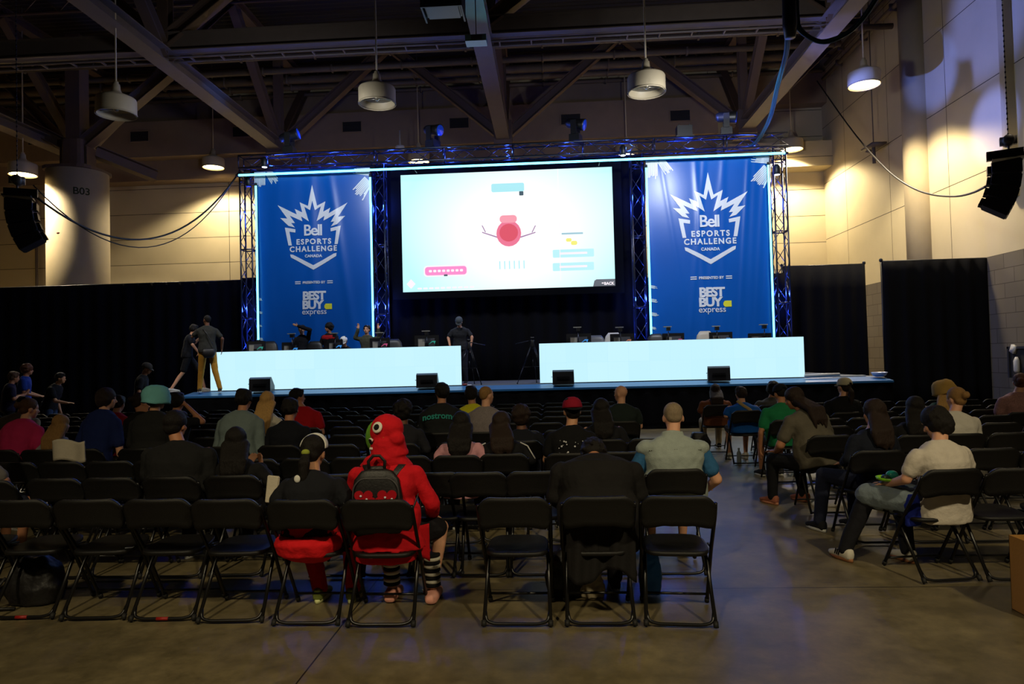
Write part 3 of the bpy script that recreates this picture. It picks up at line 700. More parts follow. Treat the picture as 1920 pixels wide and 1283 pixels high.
for i, (px, py, lab) in enumerate(((466, 348, 'small dark spot lamp hung inside the outer left truss tower'), (1457, 326, 'small spot lamp with bright lens on the outer right truss tower'), (496, 312, 'small bright spot lamp on the truss above the left banner'), (1168, 290, 'small bright spot lamp on the truss left of the right banner'))):
    p = atY(px, py, YT - .3); t = empty('spot_lamp', p); tag(t, lab, 'stage lamp')
    bm = bmesh.new(); lathe(bm, [(.07, -.02), (.09, .0), (.09, .2), (.05, .26)], 16); mkobj('lamp_can', bm, m_bplast, t)
    bm = bmesh.new(); lathe(bm, [(.07, -.03), (.07, -.022)], 16); ll = mkobj('lens', bm, m_lensw if i else m_lensb, t)
    bm = bmesh.new(); tube(bm, [(0, 0, .2), (0, .12, .3), (0, .2, .3)], .015, 6); mkobj('clamp', bm, m_bmetal, t)

# projection screen
YSC = 20.0
c = [atY(752, 327, YSC), atY(1147, 315, YSC), atY(1154, 537, YSC), atY(755, 548, YSC)]
x0, x1 = (c[0].x + c[3].x) / 2, (c[1].x + c[2].x) / 2; zt_, zb_ = (c[0].z + c[1].z) / 2, (c[2].z + c[3].z) / 2
sw, sh = (x1 - x0) / 2, (zt_ - zb_) / 2
t = empty('projection_screen', ((x0 + x1) / 2, YSC, (zt_ + zb_) / 2)); tag(t, 'large bright projection screen hanging between the two banners', 'screen')
def screen_mat():
    m = bpy.data.materials.new('projected_picture'); m.use_nodes = True; nt = m.node_tree; b = nt.nodes['Principled BSDF']; N = nt.nodes.new; L = nt.links.new
    tc = N('ShaderNodeTexCoord'); mp = N('ShaderNodeMapping'); L(tc.outputs['Object'], mp.inputs[0]); mp.inputs['Location'].default_value = (-.25 / sw, 0, 0); mp.inputs['Scale'].default_value = (1 / sw * .9, 1, 1 / sh * .6)
    g = N('ShaderNodeTexGradient'); g.gradient_type = 'SPHERICAL'; L(mp.outputs[0], g.inputs[0])
    r = N('ShaderNodeValToRGB'); r.color_ramp.elements[0].color = (.50, .93, .97, 1); r.color_ramp.elements[1].color = (.97, 1, 1, 1); r.color_ramp.elements[1].position = .55; L(g.outputs[0], r.inputs[0])
    L(r.outputs[0], b.inputs['Emission Color']); b.inputs['Emission Strength'].default_value = 1.05; b.inputs['Base Color'].default_value = (.05, .05, .05, 1)
    return m
bm = bmesh.new(); box2(bm, (-sw, -.01, -sh), (sw, .01, sh)); mkobj('picture', bm, screen_mat(), t, False)
fl, fr, ft, fb = atY(735, 430, YSC).x - (x0 + x1) / 2, atY(1167, 430, YSC).x - (x0 + x1) / 2, sh + .16, -sh - .2
bm = bmesh.new()
box2(bm, (fl, -.05, sh), (fr, .08, ft)); box2(bm, (fl, -.05, fb), (fr, .08, -sh)); box2(bm, (fl, -.05, -sh), (-sw, .08, sh)); box2(bm, (sw, -.05, -sh), (fr, .08, sh)); box2(bm, (fl, .03, -sh), (fr, .06, sh))
mkobj('screen_frame', bm, M('screen_border_black', (5, 6, 9), .95, spec=.1), t, False)
k = YSC / FPX
def S(px, py): p = atY(px, py, YSC); return p.x - (x0 + x1) / 2, p.z - (zt_ + zb_) / 2
def patch(name, polys, mat, y=-.014):
    bm = bmesh.new()
    for q in polys: prism(bm, q, y - .004, y)
    return mkobj(name, bm, mat, t, False)
def EM(key, rgb, s=1.0):
    m = M(key, rgb, .5); b = m.node_tree.nodes['Principled BSDF']; b.inputs['Emission Color'].default_value = lin(rgb); b.inputs['Emission Strength'].default_value = s; b.inputs['Base Color'].default_value = (0.02, 0.02, 0.02, 1); return m
def rr(cx, cz, w_, h_, r_=.05, n=5):
    out = []
    for sx, sz, a0 in ((1, 1, 0), (-1, 1, 90), (-1, -1, 180), (1, -1, 270)):
        for i in range(n + 1):
            a = R(a0 + 90 * i / n); out.append((cx + sx * (w_ / 2 - r_) + math.cos(a) * r_, cz + sz * (h_ / 2 - r_) + math.sin(a) * r_))
    return out
pc_ = S(836, 508); patch('button_edge', [rr(pc_[0], pc_[1], 84 * k, 21 * k, .1)], EM('px_white', (255, 244, 250)), -.012); patch('button', [rr(pc_[0], pc_[1], 79 * k, 16 * k, .08)], EM('px_pink', (255, 140, 205)), -.018)
patch('button_text', [rr(pc_[0] - .45 + i * .13, pc_[1], .09, .07, .02, 2) for i in range(8)], EM('px_white', (255, 244, 250)), -.024)
pc_ = S(836, 516.5); patch('key_hint', [rr(pc_[0], pc_[1], 7 * k, 3.5 * k, .015)], EM('px_dark', (70, 90, 100)), -.02)
b0 = S(1112, 537.5); b1 = S(1153, 523); patch('back_tab', [[(b0[0], -sh), (b0[0] + .04, b1[1] - .04), (b0[0] + .1, b1[1]), (sw, b1[1]), (sw, -sh)]], EM('px_grey', (96, 100, 108)))
text_mesh('lettering', 'BACK', EM('px_white', (255, 244, 250)), t, .11, (S(1142, 534)[0], -.022, S(1142, 534)[1]), bold=.004, ext=.002)
pc_ = S(1130, 531); patch('tab_dash', [rr(pc_[0], pc_[1], .06, .03, .01, 2)], EM('px_white', (255, 244, 250)), -.02)
pc_ = S(954, 438); pk = EM('px_rose', (240, 120, 150)); 
patch('pink_shape', [[(pc_[0] + math.cos(a * .3142) * .36, pc_[1] + math.sin(a * .3142) * .38) for a in range(20)]], pk, -.014)
patch('pink_shape_shade', [[(pc_[0] + math.cos(a * .3142) * .27, pc_[1] + .02 + math.sin(a * .3142) * .26) for a in range(20)]], EM('px_red', (224, 84, 104)), -.02)
pc2 = S(953, 411); patch('pink_shape_top', [rr(pc2[0], pc2[1], .5, .22, .1)], EM('px_pale_pink', (250, 160, 176)), -.016)
for sx in (-1, 1):
    a = S(954 + sx * 22, 445); b = S(954 + sx * 50, 436); patch('thin_arm', [[(a[0], a[1] - .02), (a[0], a[1] + .02), (b[0], b[1] + .015), (b[0], b[1] - .015)], [(b[0] - sx * .1 - .015, b[1]), (b[0] - sx * .1 + .015, b[1]), (b[0] + .02, b[1] + .2), (b[0] - .01, b[1] + .2)]], EM('px_mauve', (170, 130, 170)), -.014)
pc_ = S(1073, 452); patch('yellow_mark', [rr(pc_[0] - .1, pc_[1] + .03, .16, .1, .04), rr(pc_[0] + .05, pc_[1] - .06, .18, .12, .05)], EM('px_yellow', (246, 240, 120)))
patch('caption_line', [rr(*S(1073, 438), .62, .05, .02)], EM('px_bluegrey', (160, 200, 214)))
for py in (475, 500):
    q = S(1075, py); patch('menu_box', [rr(q[0], q[1], 77 * k, 15 * k, .03)], EM('px_cyan', (190, 244, 250)), -.012); patch('menu_text', [rr(q[0], q[1], 52 * k, 4 * k, .02)], EM('px_white', (255, 244, 250)), -.018)
q = S(952, 352); patch('title_box', [rr(q[0], q[1], 62 * k, 16 * k, .05)], EM('px_cyan2', (176, 238, 246)))
q = S(977.5, 363); patch('key_square', [rr(q[0], q[1], 8 * k, 8 * k, .02)], EM('px_dark', (70, 90, 100)), -.02)
q = S(771, 533); patch('diamond_mark', [[(q[0] - .13, q[1]), (q[0], q[1] + .14), (q[0] + .13, q[1]), (q[0], q[1] - .14)]], EM('px_white', (255, 244, 250)))
q = S(835, 540); patch('ticker_text', [rr(q[0] - .75 + i * .17, q[1], .13, .05, .02, 2) for i in range(10)], EM('px_white', (255, 244, 250)))
q = S(1046, 330); a = S(1074, 530); patch('thin_rule', [[(q[0] - .01, -sh + .2), (q[0] + .01, -sh + .2), (q[0] + .01, sh), (q[0] - .01, sh)]], EM('px_white', (255, 244, 250)))
q = S(960, 497); patch('faint_glyph', [rr(q[0] - .35 + i * .14, q[1], .03, .24, .01, 2) for i in range(6)], EM('px_cyan2', (176, 238, 246)))

# back drapes of the stage
def drapery(xa, xb, Y, z0, z1, lab, amp=.04, per=.45, ph=0):
    t = empty('stage_curtain', ((xa + xb) / 2, Y, 0)); tag(t, lab, 'curtain'); h = (xb - xa) / 2
    bm = bmesh.new(); drape(bm, -h, h, z0, z1, 0, amp, per, ph); mkobj('drape', bm, m_blk, t)
    bm = bmesh.new(); tube(bm, [(-h, .05, z1), (h, .05, z1)], .025, 8); mkobj('crossbar', bm, m_bmetal, t)
    for s in (-1, 1):
        bm = bmesh.new(); tube(bm, [(s * h, .06, 0 if z0 < .5 else z0), (s * h, .06, z1 + .06)], .025, 8)
        ell(bm, (s * h, .06, z1 + .04), (.05, .05, .06)); mkobj('upright', bm, m_bmetal, t)
    return t
drapery(atY(700, 500, 20.6).x, atY(1211, 500, 20.6).x, 20.6, ZS, zt1 - .2, 'black curtain hanging behind the projection screen at the back of the stage')
drapery(-19.8, atY(452, 528, 20.9).x, 20.9, .02, atY(225, 533, 20.9).z, 'long low black curtain left of the stage', ph=1)
drapery(atY(1484, 500, 21.0).x, atY(1645, 500, 21.0).x, 21.8, .02, atY(1565, 500, 21.8).z + .05, 'black curtain directly right of the outer right truss tower', ph=2)
a, b = atY(1660, 487, 19.7), atY(1858, 487, 20.1)
t = drapery(a.x, b.x, 19.9, .02, (a.z + b.z) / 2, 'rightmost black curtain standing alone before the block wall', ph=3)
for s, lab in ((0, 0),):
    bm = bmesh.new(); drape(bm, atY(452, 500, 20.3).x, atY(480, 500, 20.3).x + 4.0, ZS, 4.35, 20.3, .02, .4)
    tag(mkobj('stage_curtain', bm, m_blk), 'low black curtain behind the foot of the left truss towers', 'curtain')
bm = bmesh.new(); drape(bm, atY(1205, 500, 20.45).x, atY(1478, 500, 20.45).x, ZS, 4.0, 20.45, .02, .4); tag(mkobj('stage_curtain', bm, m_blk), 'low black curtain behind the foot of the right truss towers', 'curtain')

# stage monitors (wedges)
for i, (px, lab) in enumerate(((493, 'black wedge speaker at the left end of the stage edge'), (803, 'black wedge speaker at the stage edge left of the centre gap'), (1056, 'black wedge speaker at the stage edge right of the centre gap'), (1345, 'black wedge speaker at the right part of the stage edge'))):
    x = atY(px, 722, 16.5).x; t = empty('wedge_speaker', (x, 16.30, ZS), R([8, 4, -3, -10][i])); tag(t, lab, 'speaker', 'wedge speakers along the stage edge')
    prof = [(0, 0), (.02, .3), (.12, .34), (.42, .12), (.42, 0)]
    bm = bmesh.new(); prism(bm, [(q[0], q[1]) for q in prof], -.25, .25); bmesh.ops.transform(bm, matrix=Matrix.Rotation(R(90), 4, 'Z'), verts=bm.verts); mkobj('cabinet', bm, m_bplast, t, False)
    bm = bmesh.new(); box(bm, (0, -.012, .16), (.3, .02, .05)); mkobj('connector_plate', bm, m_bmetal, t, False)
    bm = bmesh.new(); tube(bm, rounded([(-.26, .05, .18), (-.275, .05, .18), (-.275, .14, .18), (-.26, .14, .18)], .01, 2), .008, 6); mkobj('handle', bm, m_bmetal, t)

# computer monitors seen from behind, camera poles, chairs of the players
m_scr = M('monitor_back_grey', (74, 76, 84), .45); m_lite = M('monitor_back_light', (150, 148, 140), .5)
logos = {'blue': EM('logo_blue', (60, 150, 235), .8), 'orange': EM('logo_orange', (190, 120, 90), .7), 'pink': EM('logo_pink', (200, 80, 130), .7), 'teal': EM('logo_teal', (50, 170, 150), .6)}
YK = 17.75
def monitor(px, top, wpx, lg, lab):
    p = atY(px, top, YK); x = p.x; t = empty('computer_monitor', (x, YK, ZS + .86)); tag(t, lab, 'monitor', 'computer monitors on the gaming desks'); w_ = wpx * YK / FPX; zt_ = p.z - ZS - .86
    bm = bmesh.new(); box2(bm, (-w_ / 2, -.02, zt_ - .36), (w_ / 2, .02, zt_)); mkobj('display_casing', bm, m_bplast, t, False)
    bm = bmesh.new(); box2(bm, (-w_ * .36, -.04, zt_ - .33), (w_ * .34, -.02, zt_ - .08)); mkobj('rear_panel', bm, m_scr, t, False)
    bm = bmesh.new(); box2(bm, (-w_ * .34, -.046, zt_ - .3), (-w_ * .08, -.04, zt_ - .1)); mkobj('light_plate', bm, m_lite, t, False)
    bm = bmesh.new(); c0 = (w_ * .22, zt_ - .2)
    prism(bm, [(c0[0] - .09, c0[1] - .04), (c0[0] + .01, c0[1] + .05), (c0[0] + .1, c0[1] + .05), (c0[0] + .07, c0[1] - .03), (c0[0] + .05, c0[1] + .02), (c0[0] + .01, c0[1] + .02)], -.047, -.041); mkobj('swoosh_mark', bm, logos[lg], t, False)
    bm = bmesh.new(); box2(bm, (-.04, -.06, .01), (.04, -.03, zt_ - .2)); box2(bm, (-.14, -.12, 0), (.14, .08, .015)); mkobj('monitor_stand', bm, m_bplast, t, False)
    return t
mons = ((800, 629, 46, 'teal', 'monitor on the left desk beside the man in the cap'), (712, 634, 38, 'pink', 'monitor in front of the player with raised hands'), (628, 637, 30, 'blue', 'monitor in front of the player in red and black'), (545, 642, 34, 'blue', 'monitor in front of the player with the raised arm'), (480, 640, 36, 'teal', 'leftmost monitor on the left desk'),
        (1085, 626, 46, 'blue', 'leftmost monitor on the right desk'), (1166, 626, 44, 'orange', 'second monitor from the left on the right desk'), (1262, 625, 40, 'pink', 'middle monitor on the right desk'), (1351, 623, 42, 'blue', 'fourth monitor from the left on the right desk'), (1424, 625, 42, 'pink', 'rightmost monitor on the right desk'))
for a in mons: monitor(a[0], a[1], a[2], a[3], 'black ' + a[4])
for (px, top, lab) in ((800, 625, 'camera on a short pole above the monitor beside the man in the cap'), (713, 628, 'camera on a short pole right of the player with raised hands'), (628, 629, 'camera on a thin pole beside the player in red and black'), (548, 630, 'camera on a thin pole at the player with the raised arm'),
                       (1084, 618, 'camera on a pole above the leftmost monitor of the right desk'), (1163, 618, 'camera on a pole above the second monitor of the right desk'), (1253, 617, 'camera on a pole above the middle monitor of the right desk'), (1344, 616, 'camera on a pole above the fourth monitor of the right desk'), (1433, 613, 'camera on a pole above the rightmost monitor of the right desk')):
    p = atY(px, top, YK - .22); t = empty('desk_camera', (p.x, YK - .22, ZS + .86)); tag(t, lab, 'camera', 'cameras on poles along the desks'); h = p.z - ZS - .86
    bm = bmesh.new(); tube(bm, [(0, 0, .02), (0, 0, h - .06)], .012, 8); mkobj('pole', bm, m_alu, t)
    bm = bmesh.new(); lathe(bm, [(.07, 0), (.07, .015), (.015, .03)], 12); mkobj('base', bm, m_bmetal, t)
    bm = bmesh.new(); box(bm, (0, 0, h), (.09, .12, .09)); mkobj('camera_body', bm, m_bplast, t, False)
    bm = bmesh.new(); box(bm, (-.02, 0, h + .055), (.2, .08, .02)); mkobj('camera_screen', bm, m_lite, t, False)
def gchair(px, top, mat, lab, trim=None, w_=.5, tilt=.15):
    p = atY(px, top, 18.35); t = empty('gaming_chair', (p.x, 18.35, ZS)); tag(t, lab, 'chair', 'gaming chairs behind the desks'); h = p.z - ZS
    bm = bmesh.new(); loft(bm, [((0, -.08, h - .62), (1, 0, 0), (0, 1, 0), w_ * .42, .05), ((0, -.02, h - .25), (1, 0, 0), (0, 1, 0), w_ * .5, .06), ((0, .02, h - .1), (1, 0, 0), (0, 1, 0), w_ * .42, .055), ((0, .03, h), (1, 0, 0), (0, 1, 0), w_ * .26, .04)], 20, 3); mkobj('backrest', bm, mat, t)
    bm = bmesh.new(); ell(bm, (0, -.3, h - .66), (.26, .26, .07)); mkobj('seat', bm, m_bplast, t)
    bm = bmesh.new(); tube(bm, [(0, -.2, .1), (0, -.2, h - .7)], .03, 8)
    for i in range(5): tube(bm, [(0, -.2, .1), (.3 * math.cos(i * 1.2566), -.2 + .3 * math.sin(i * 1.2566), .05)], .025, 6); ell(bm, (.3 * math.cos(i * 1.2566), -.2 + .3 * math.sin(i * 1.2566), .03), (.03, .03, .03))
    mkobj('wheeled_base', bm, m_bmetal, t)
    bm = bmesh.new(); ell(bm, (-w_ * .55, -.2, h - .42), (.05, .14, .05)); ell(bm, (w_ * .55, -.2, h - .42), (.05, .14, .05)); mkobj('armrest', bm, m_pale, t)
gchair(505, 640, m_bplast, 'black gaming chair beside the outer left truss tower'); gchair(590, 640, m_bplast, 'black gaming chair left of the player in red and black')
gchair(738, 636, m_bplast, 'black gaming chair right of the player with raised hands'); gchair(1118, 629, m_scr, 'grey gaming chair right of the leftmost monitor of the right desk')
gchair(1150, 624, m_pale, 'gaming chair with white top beside the second monitor'); gchair(1230, 626, m_bplast, 'black gaming chair beside the left edge of the right banner')
gchair(1322, 621, M('beige_leather', (168, 160, 146), .5), 'beige gaming chair in front of the right banner')

# tripods
def tripod(px, ptop, pbot, lab, armdir, Y=17.6):
    p = atY(px, ptop, Y); t = empty('camera_tripod', (p.x, Y, ZS)); tag(t, lab, 'tripod', 'camera tripods in the gap between the desks'); h = p.z - ZS
    for i, a in enumerate((80, 200, 320)):
        c_, s_ = math.cos(R(a)), math.sin(R(a)); bm = bmesh.new()
        f = V((c_ * .42, s_ * .42, .02)); top = V((c_ * .05, s_ * .05, h - .22)); mid = top.lerp(f, .55); sd = V((-s_, c_, 0)) * .022
        tube(bm, [top + sd, mid + sd], .010, 6); tube(bm, [top - sd, mid - sd], .010, 6); tube(bm, [mid, f], .010, 6); ell(bm, f, (.02, .02, .02)); mkobj('leg', bm, m_alu if i == 1 else m_bmetal, t)
    bm = bmesh.new()
    for i, a in enumerate((80, 200, 320)): tube(bm, [(0, 0, .42), (math.cos(R(a)) * .26, math.sin(R(a)) * .26, .42)], .007, 6)
    tube(bm, [(0, 0, .42), (0, 0, .6)], .012, 6); mkobj('spreader', bm, m_bmetal, t)
    bm = bmesh.new(); lathe(bm, [(.05, h - .26), (.07, h - .2), (.04, h - .12), (.05, h - .06), (.03, h - .04)], 14); box(bm, (0, 0, h), (.09, .12, .05)); mkobj('fluid_head', bm, m_bplast, t)
    bm = bmesh.new(); tube(bm, [(0, 0, h - .05), (armdir * .42, -.05, h - .14)], .011, 6); mkobj('pan_handle', bm, m_alu, t)
tripod(879, 638, 720, 'camera tripod beside the man in the cap at the end of the left desk', 1); tripod(998, 634, 718, 'camera tripod left of the right display wall', -1, 17.4)
# odds and ends on the deck
for (px, py, mt, s, nm, lab) in ((872, 720, m_red, (.14, .12, .06), 'cable_drum', 'small red object on the deck under the left tripod'), (880, 721, m_white, (.12, .05, .03), 'paper_slip', 'small white slip on the deck under the left tripod')):
    p = atY(px, py, 16.95); bm = bmesh.new(); ell(bm, (0, 0, s[2] / 2), [q / 2 for q in s]) if nm == 'cable_drum' else box(bm, (0, 0, s[2] / 2), s); tag(mkobj(nm, bm, mt, loc=(p.x, 16.9, ZS)), lab, 'clutter')
p0, p1 = atY(1512, 708, 16.6), atY(1578, 706, 16.6); bm = bmesh.new(); tube(bm, [(p0.x, 16.7, ZS + .05), ((p0.x + p1.x) / 2, 16.7, ZS + .06), (p1.x, 16.72, ZS + .07)], [.045, .05, .04], 10); tag(mkobj('rolled_banner', bm, m_pale), 'rolled white sheet lying on the deck right of the right display wall', 'roll')
p0, p1 = atY(1560, 708, 16.9), atY(1622, 708, 16.9); bm = bmesh.new(); box2(bm, (p0.x, 16.85, ZS), (p1.x, 17.05, ZS + .035)); tag(mkobj('flat_panel', bm, m_pale, smooth=False), 'thin flat white panel lying on the deck beyond the rolled sheet', 'panel')
p = atY(1649, 708, 16.6); bm = bmesh.new(); lathe(bm, [(.08, 0), (.14, .03), (.18, .1), (.17, .105), (.12, .04), (.0, .03)], 20, cap0=True, cap1=False); tag(mkobj('bowl', bm, M('clear_blue_plastic', (150, 165, 205), .25), loc=(p.x, 16.6, ZS)), 'pale blue bowl at the right end of the stage', 'bowl')

# line arrays and their cables
def arr(pc, Y, wpx, yaw, curve, lab, n=4, chain_px=None, mirror=1):
    p = atY(pc[0], pc[1], Y); t = empty('line_array_speaker', p, R(yaw)); tag(t, lab, 'loudspeaker', 'hanging loudspeaker columns')
    W_ = wpx * Y / FPX; z = -.08; y = 0; tilt = 0; eh = .27
    bm = bmesh.new(); box2(bm, (-W_ / 2 + .02, -.06, -.05), (W_ / 2 - .02, .42, -.02)); box2(bm, (-.06, -.06, -.02), (.06, .5, .14)); mkobj('rigging_frame', bm, m_bmetal, t, False)
    for i in range(n):
        m4 = Matrix.Translation((0, y, z)) @ Matrix.Rotation(R(tilt), 4, 'X'); bm = bmesh.new()
        vs = [(-.0, -.0), (.44, -.03), (.44, -eh + .06), (0, -eh + .01)]
        A = [bm.verts.new((-W_ / 2, a, b)) for a, b in vs]; B = [bm.verts.new((W_ / 2, a, b)) for a, b in vs]
        bm.faces.new(A); bm.faces.new(B[::-1])
        for q in range(4): bm.faces.new((A[q], B[q], B[(q + 1) % 4], A[(q + 1) % 4]))
        bmesh.ops.bevel(bm, geom=bm.edges[:], offset=.012, segments=2, affect='EDGES'); bmesh.ops.transform(bm, matrix=m4, verts=bm.verts); c_ = mkobj('speaker_cabinet', bm, m_bplast, t, False)
        bm = bmesh.new(); box(bm, (0, -.008, -eh / 2), (W_ * .94, .012, eh * .82)); bmesh.ops.transform(bm, matrix=m4, verts=bm.verts); mkobj('grille', bm, M('speaker_grille', (10, 10, 11), .7, 0, 0, 1, .8, 300), c_, False)
        bm = bmesh.new(); box(bm, (0, .47, -eh / 2), (W_ * .5, .06, eh * .5)); bmesh.ops.transform(bm, matrix=m4, verts=bm.verts); mkobj('rear_plate', bm, m_bmetal, c_, False)
        z -= math.cos(R(tilt)) * eh; y += math.sin(R(tilt)) * eh; tilt += curve
    bm = bmesh.new(); lathe(bm, [(.07, -.14), (.1, -.1), (.1, .1), (.07, .14)], 16); bmesh.ops.transform(bm, matrix=Matrix.Translation((0, .16, .3)) @ Matrix.Rotation(R(90), 4, 'Y'), verts=bm.verts); box(bm, (0, .16, .3), (.12, .26, .14)); tube(bm, [(0, .16, .1), (0, .16, .25)], .02, 6); mkobj('chain_motor', bm, M('motor_grey', (92, 88, 84), .45, .4), t)
    bm = bmesh.new(); zz = .42; top = 14.2 - p.z; k = 0
    while zz < top: 
        ell(bm, (0, .16, zz), (.016, .007, .03) if k % 2 else (.007, .016, .03), seg=6, rings=4); zz += .048; k += 1
    mkobj('lifting_chain', bm, m_alu, t)
    return p
pl = arr((14, 366), 13.0, 50, -62, 9, 'black hanging loudspeaker column at the far left')
pr = arr((1912, 292), 13.0, 50, 62, 9, 'black hanging loudspeaker column at the far right')
def sag(a, b, s, n=24): return [a.lerp(b, i / n) - V((0, 0, 4 * s * (i / n) * (1 - i / n))) for i in range(n + 1)]
m_cab = M('black_cable', (22, 18, 16), .5)
def cable(pts, r_, lab, mat=m_cab, name='cable'):
    bm = bmesh.new(); tube(bm, pts, r_, 6); tag(mkobj(name, bm, mat), lab, 'cable')
a = atY(66, 368, 13.2); b = atY(448, 324, 19.4); cable(sag(a, b, 1.35), .022, 'dark cable sagging from the left loudspeaker column to the truss')
a = atY(62, 347, 13.2); cable(sag(a, b + V((0, 0, .05)), 1.7), .013, 'thinner dark cable sagging above the other from the left loudspeaker column')
a = atY(1532, 152, 27.0); b = atY(1848, 350, 13.3)
mid = [atY(1532, 152, 27), atY(1600, 250, 24), atY(1660, 318, 21.5), atY(1700, 348, 19.5), atY(1740, 365, 18), atY(1790, 370, 16), atY(1825, 362, 14.4), atY(1848, 350, 13.4)]
def smoothp(p, it=2):
    for _ in range(it):
        q = [p[0]]
        for i in range(len(p) - 1): q += [p[i] * .75 + p[i + 1] * .25, p[i] * .25 + p[i + 1] * .75]
        q.append(p[-1]); p = q
    return p
cable(smoothp(mid), .024, 'dark cable sagging from the ceiling pipe to the right loudspeaker column')
# cable loom above the right banner
YL = 14.0
pts = [atY(1478, -60, YL), atY(1479, 40, YL), atY(1477, 70, 14.2), atY(1470, 120, 15.2), atY(1455, 180, 16.6), atY(1440, 230, 18.0), atY(1425, 262, 19.2), atY(1405, 275, 19.6)]
m_loom = M('cable_loom', (20, 22, 26), .45); m_teal = M('cable_loom_teal', (16, 62, 84), .45)
bm = bmesh.new()
for i in range(6):
    o_ = V((math.cos(i) * .035, math.sin(i) * .035, 0)); tube(bm, [q + o_ * (1 + .5 * math.sin(k * .7 + i)) for k, q in enumerate(smoothp(pts))], .022, 6)
tag(mkobj('cable_loom', bm, m_teal), 'thick bundled cable dropping to the right end of the stage truss', 'cable')
pts = [atY(1490, -40, YL), atY(1494, 30, YL), atY(1500, 58, YL), atY(1520, 74, YL), atY(1550, 79, YL), atY(1585, 68, YL), atY(1612, 40, YL), atY(1640, 5, YL), atY(1665, -40, YL)]
bm = bmesh.new()
for i in range(6):
    o_ = V((math.cos(i * 1.1) * .03, 0, math.sin(i * 1.1) * .03)); tube(bm, [q + o_ * (1 + .5 * math.sin(k * .6 + i)) for k, q in enumerate(smoothp(pts))], .022, 6)
tag(mkobj('cable_loom', bm, m_teal), 'thick bundled cable looping sideways towards the right wall', 'cable')
p = atY(1480, 20, YL); bm = bmesh.new(); loft(bm, [((0, 0, -.55), (1, 0, 0), (0, 1, 0), .1, .1), ((0, 0, -.3), (1, 0, 0), (0, 1, 0), .14, .12), ((0, 0, .6), (1, 0, 0), (0, 1, 0), .12, .12)], 12); tag(mkobj('cable_bag', bm, m_loom, loc=p), 'dark cable bag hanging above the two bundled cables', 'bag')
# units hanging from the nearer beam
p = atY(831, 8, 12.0); t = empty('projector', p); tag(t, 'dark blue boxed projector hanging at the top edge', 'projector')
bm = bmesh.new(); box(bm, (0, 0, 0), (.62, .5, .3)); bmesh.ops.bevel(bm, geom=bm.edges[:], offset=.03, segments=2, affect='EDGES'); mkobj('casing', bm, M('blue_black_casing', (10, 32, 58), .35), t, False)
bm = bmesh.new(); box2(bm, (-.36, -.3, -.18), (-.33, .3, .2)); box2(bm, (.33, -.3, -.18), (.36, .3, .2)); box2(bm, (-.36, -.3, -.19), (.36, -.27, -.16)); tube(bm, [(0, 0, .2), (0, 0, 2.6)], .03, 8); mkobj('cage', bm, m_bmetal, t, False)
p = atY(893, 76, 15.0); t = empty('ceiling_unit', p); tag(t, 'small pale teal box unit hung beside the middle long truss', 'ceiling unit')
bm = bmesh.new(); box(bm, (0, 0, 0), (.46, .3, .14)); mkobj('casing', bm, M('pale_teal_casing', (110, 150, 160), .4), t, False)
bm = bmesh.new(); box(bm, (.02, -.156, 0), (.24, .01, .1)); mkobj('inset_panel', bm, m_scr, t, False)
bm = bmesh.new(); tube(bm, [(0, 0, .07), (0, 0, 1.4)], .012, 6); mkobj('rod', bm, m_steel, t)
p = atY(750, 277, 27.5); bm = bmesh.new(); lathe(bm, [(.12, -.1), (.2, -.06), (.18, .06), (.05, .1), (.02, .7)], 16); tag(mkobj('ceiling_sensor', bm, m_pale, loc=p), 'small white dome hanging above the truss left of the screen', 'sensor')
# ------------------------------------------------------------------ folding chairs
m_cplast = M('chair_black_plastic', (19, 18, 18), .46, 0, .15, 5, .25, 250, spec=.36)
m_ctube = M('chair_black_tube', (22, 21, 22), .3, .35, spec=.6)
m_rubber = M('chair_rubber_foot', (14, 13, 13), .7)
BT, BB = .835, .64         # backrest top and bottom
def back_bm():
    bm = bmesh.new(); nu, nv = 28, 6; W_ = .232
    def P(u, v, o):
        x = -W_ + 2 * W_ * u; s = abs(x) / W_
        top = BT - .065 * max(0, (s - .62) / .38) ** 2.2
        bot = BB + .018 * math.cos(s * math.pi) - .012 * math.exp(-(s / .32) ** 4) + .06 * max(0, (s - .86) / .14) ** 2
        z = bot + (top - bot) * v
        y = -.075 - .045 * (1 - s * s) + o + .045 * (1 - v)
        if v < .12 or v > .9: y -= .008 if o == 0 else 0
        return V((x, y, z))
    G = [[bm.verts.new(P(i / nu, j / nv, 0)) for j in range(nv + 1)] for i in range(nu + 1)]
    K = [[bm.verts.new(P(i / nu, j / nv, .022)) for j in range(nv + 1)] for i in range(nu + 1)]
    for i in range(nu):
        for j in range(nv):
            bm.faces.new((G[i][j], G[i + 1][j], G[i + 1][j + 1], G[i][j + 1])); bm.faces.new((K[i][j + 1], K[i + 1][j + 1], K[i + 1][j], K[i][j]))
        bm.faces.new((G[i][0], K[i][0], K[i + 1][0], G[i + 1][0])); bm.faces.new((G[i + 1][nv], K[i + 1][nv], K[i][nv], G[i][nv]))
    for j in range(nv):
        bm.faces.new((G[0][j + 1], K[0][j + 1], K[0][j], G[0][j])); bm.faces.new((G[nu][j], K[nu][j], K[nu][j + 1], G[nu][j + 1]))
    return bm
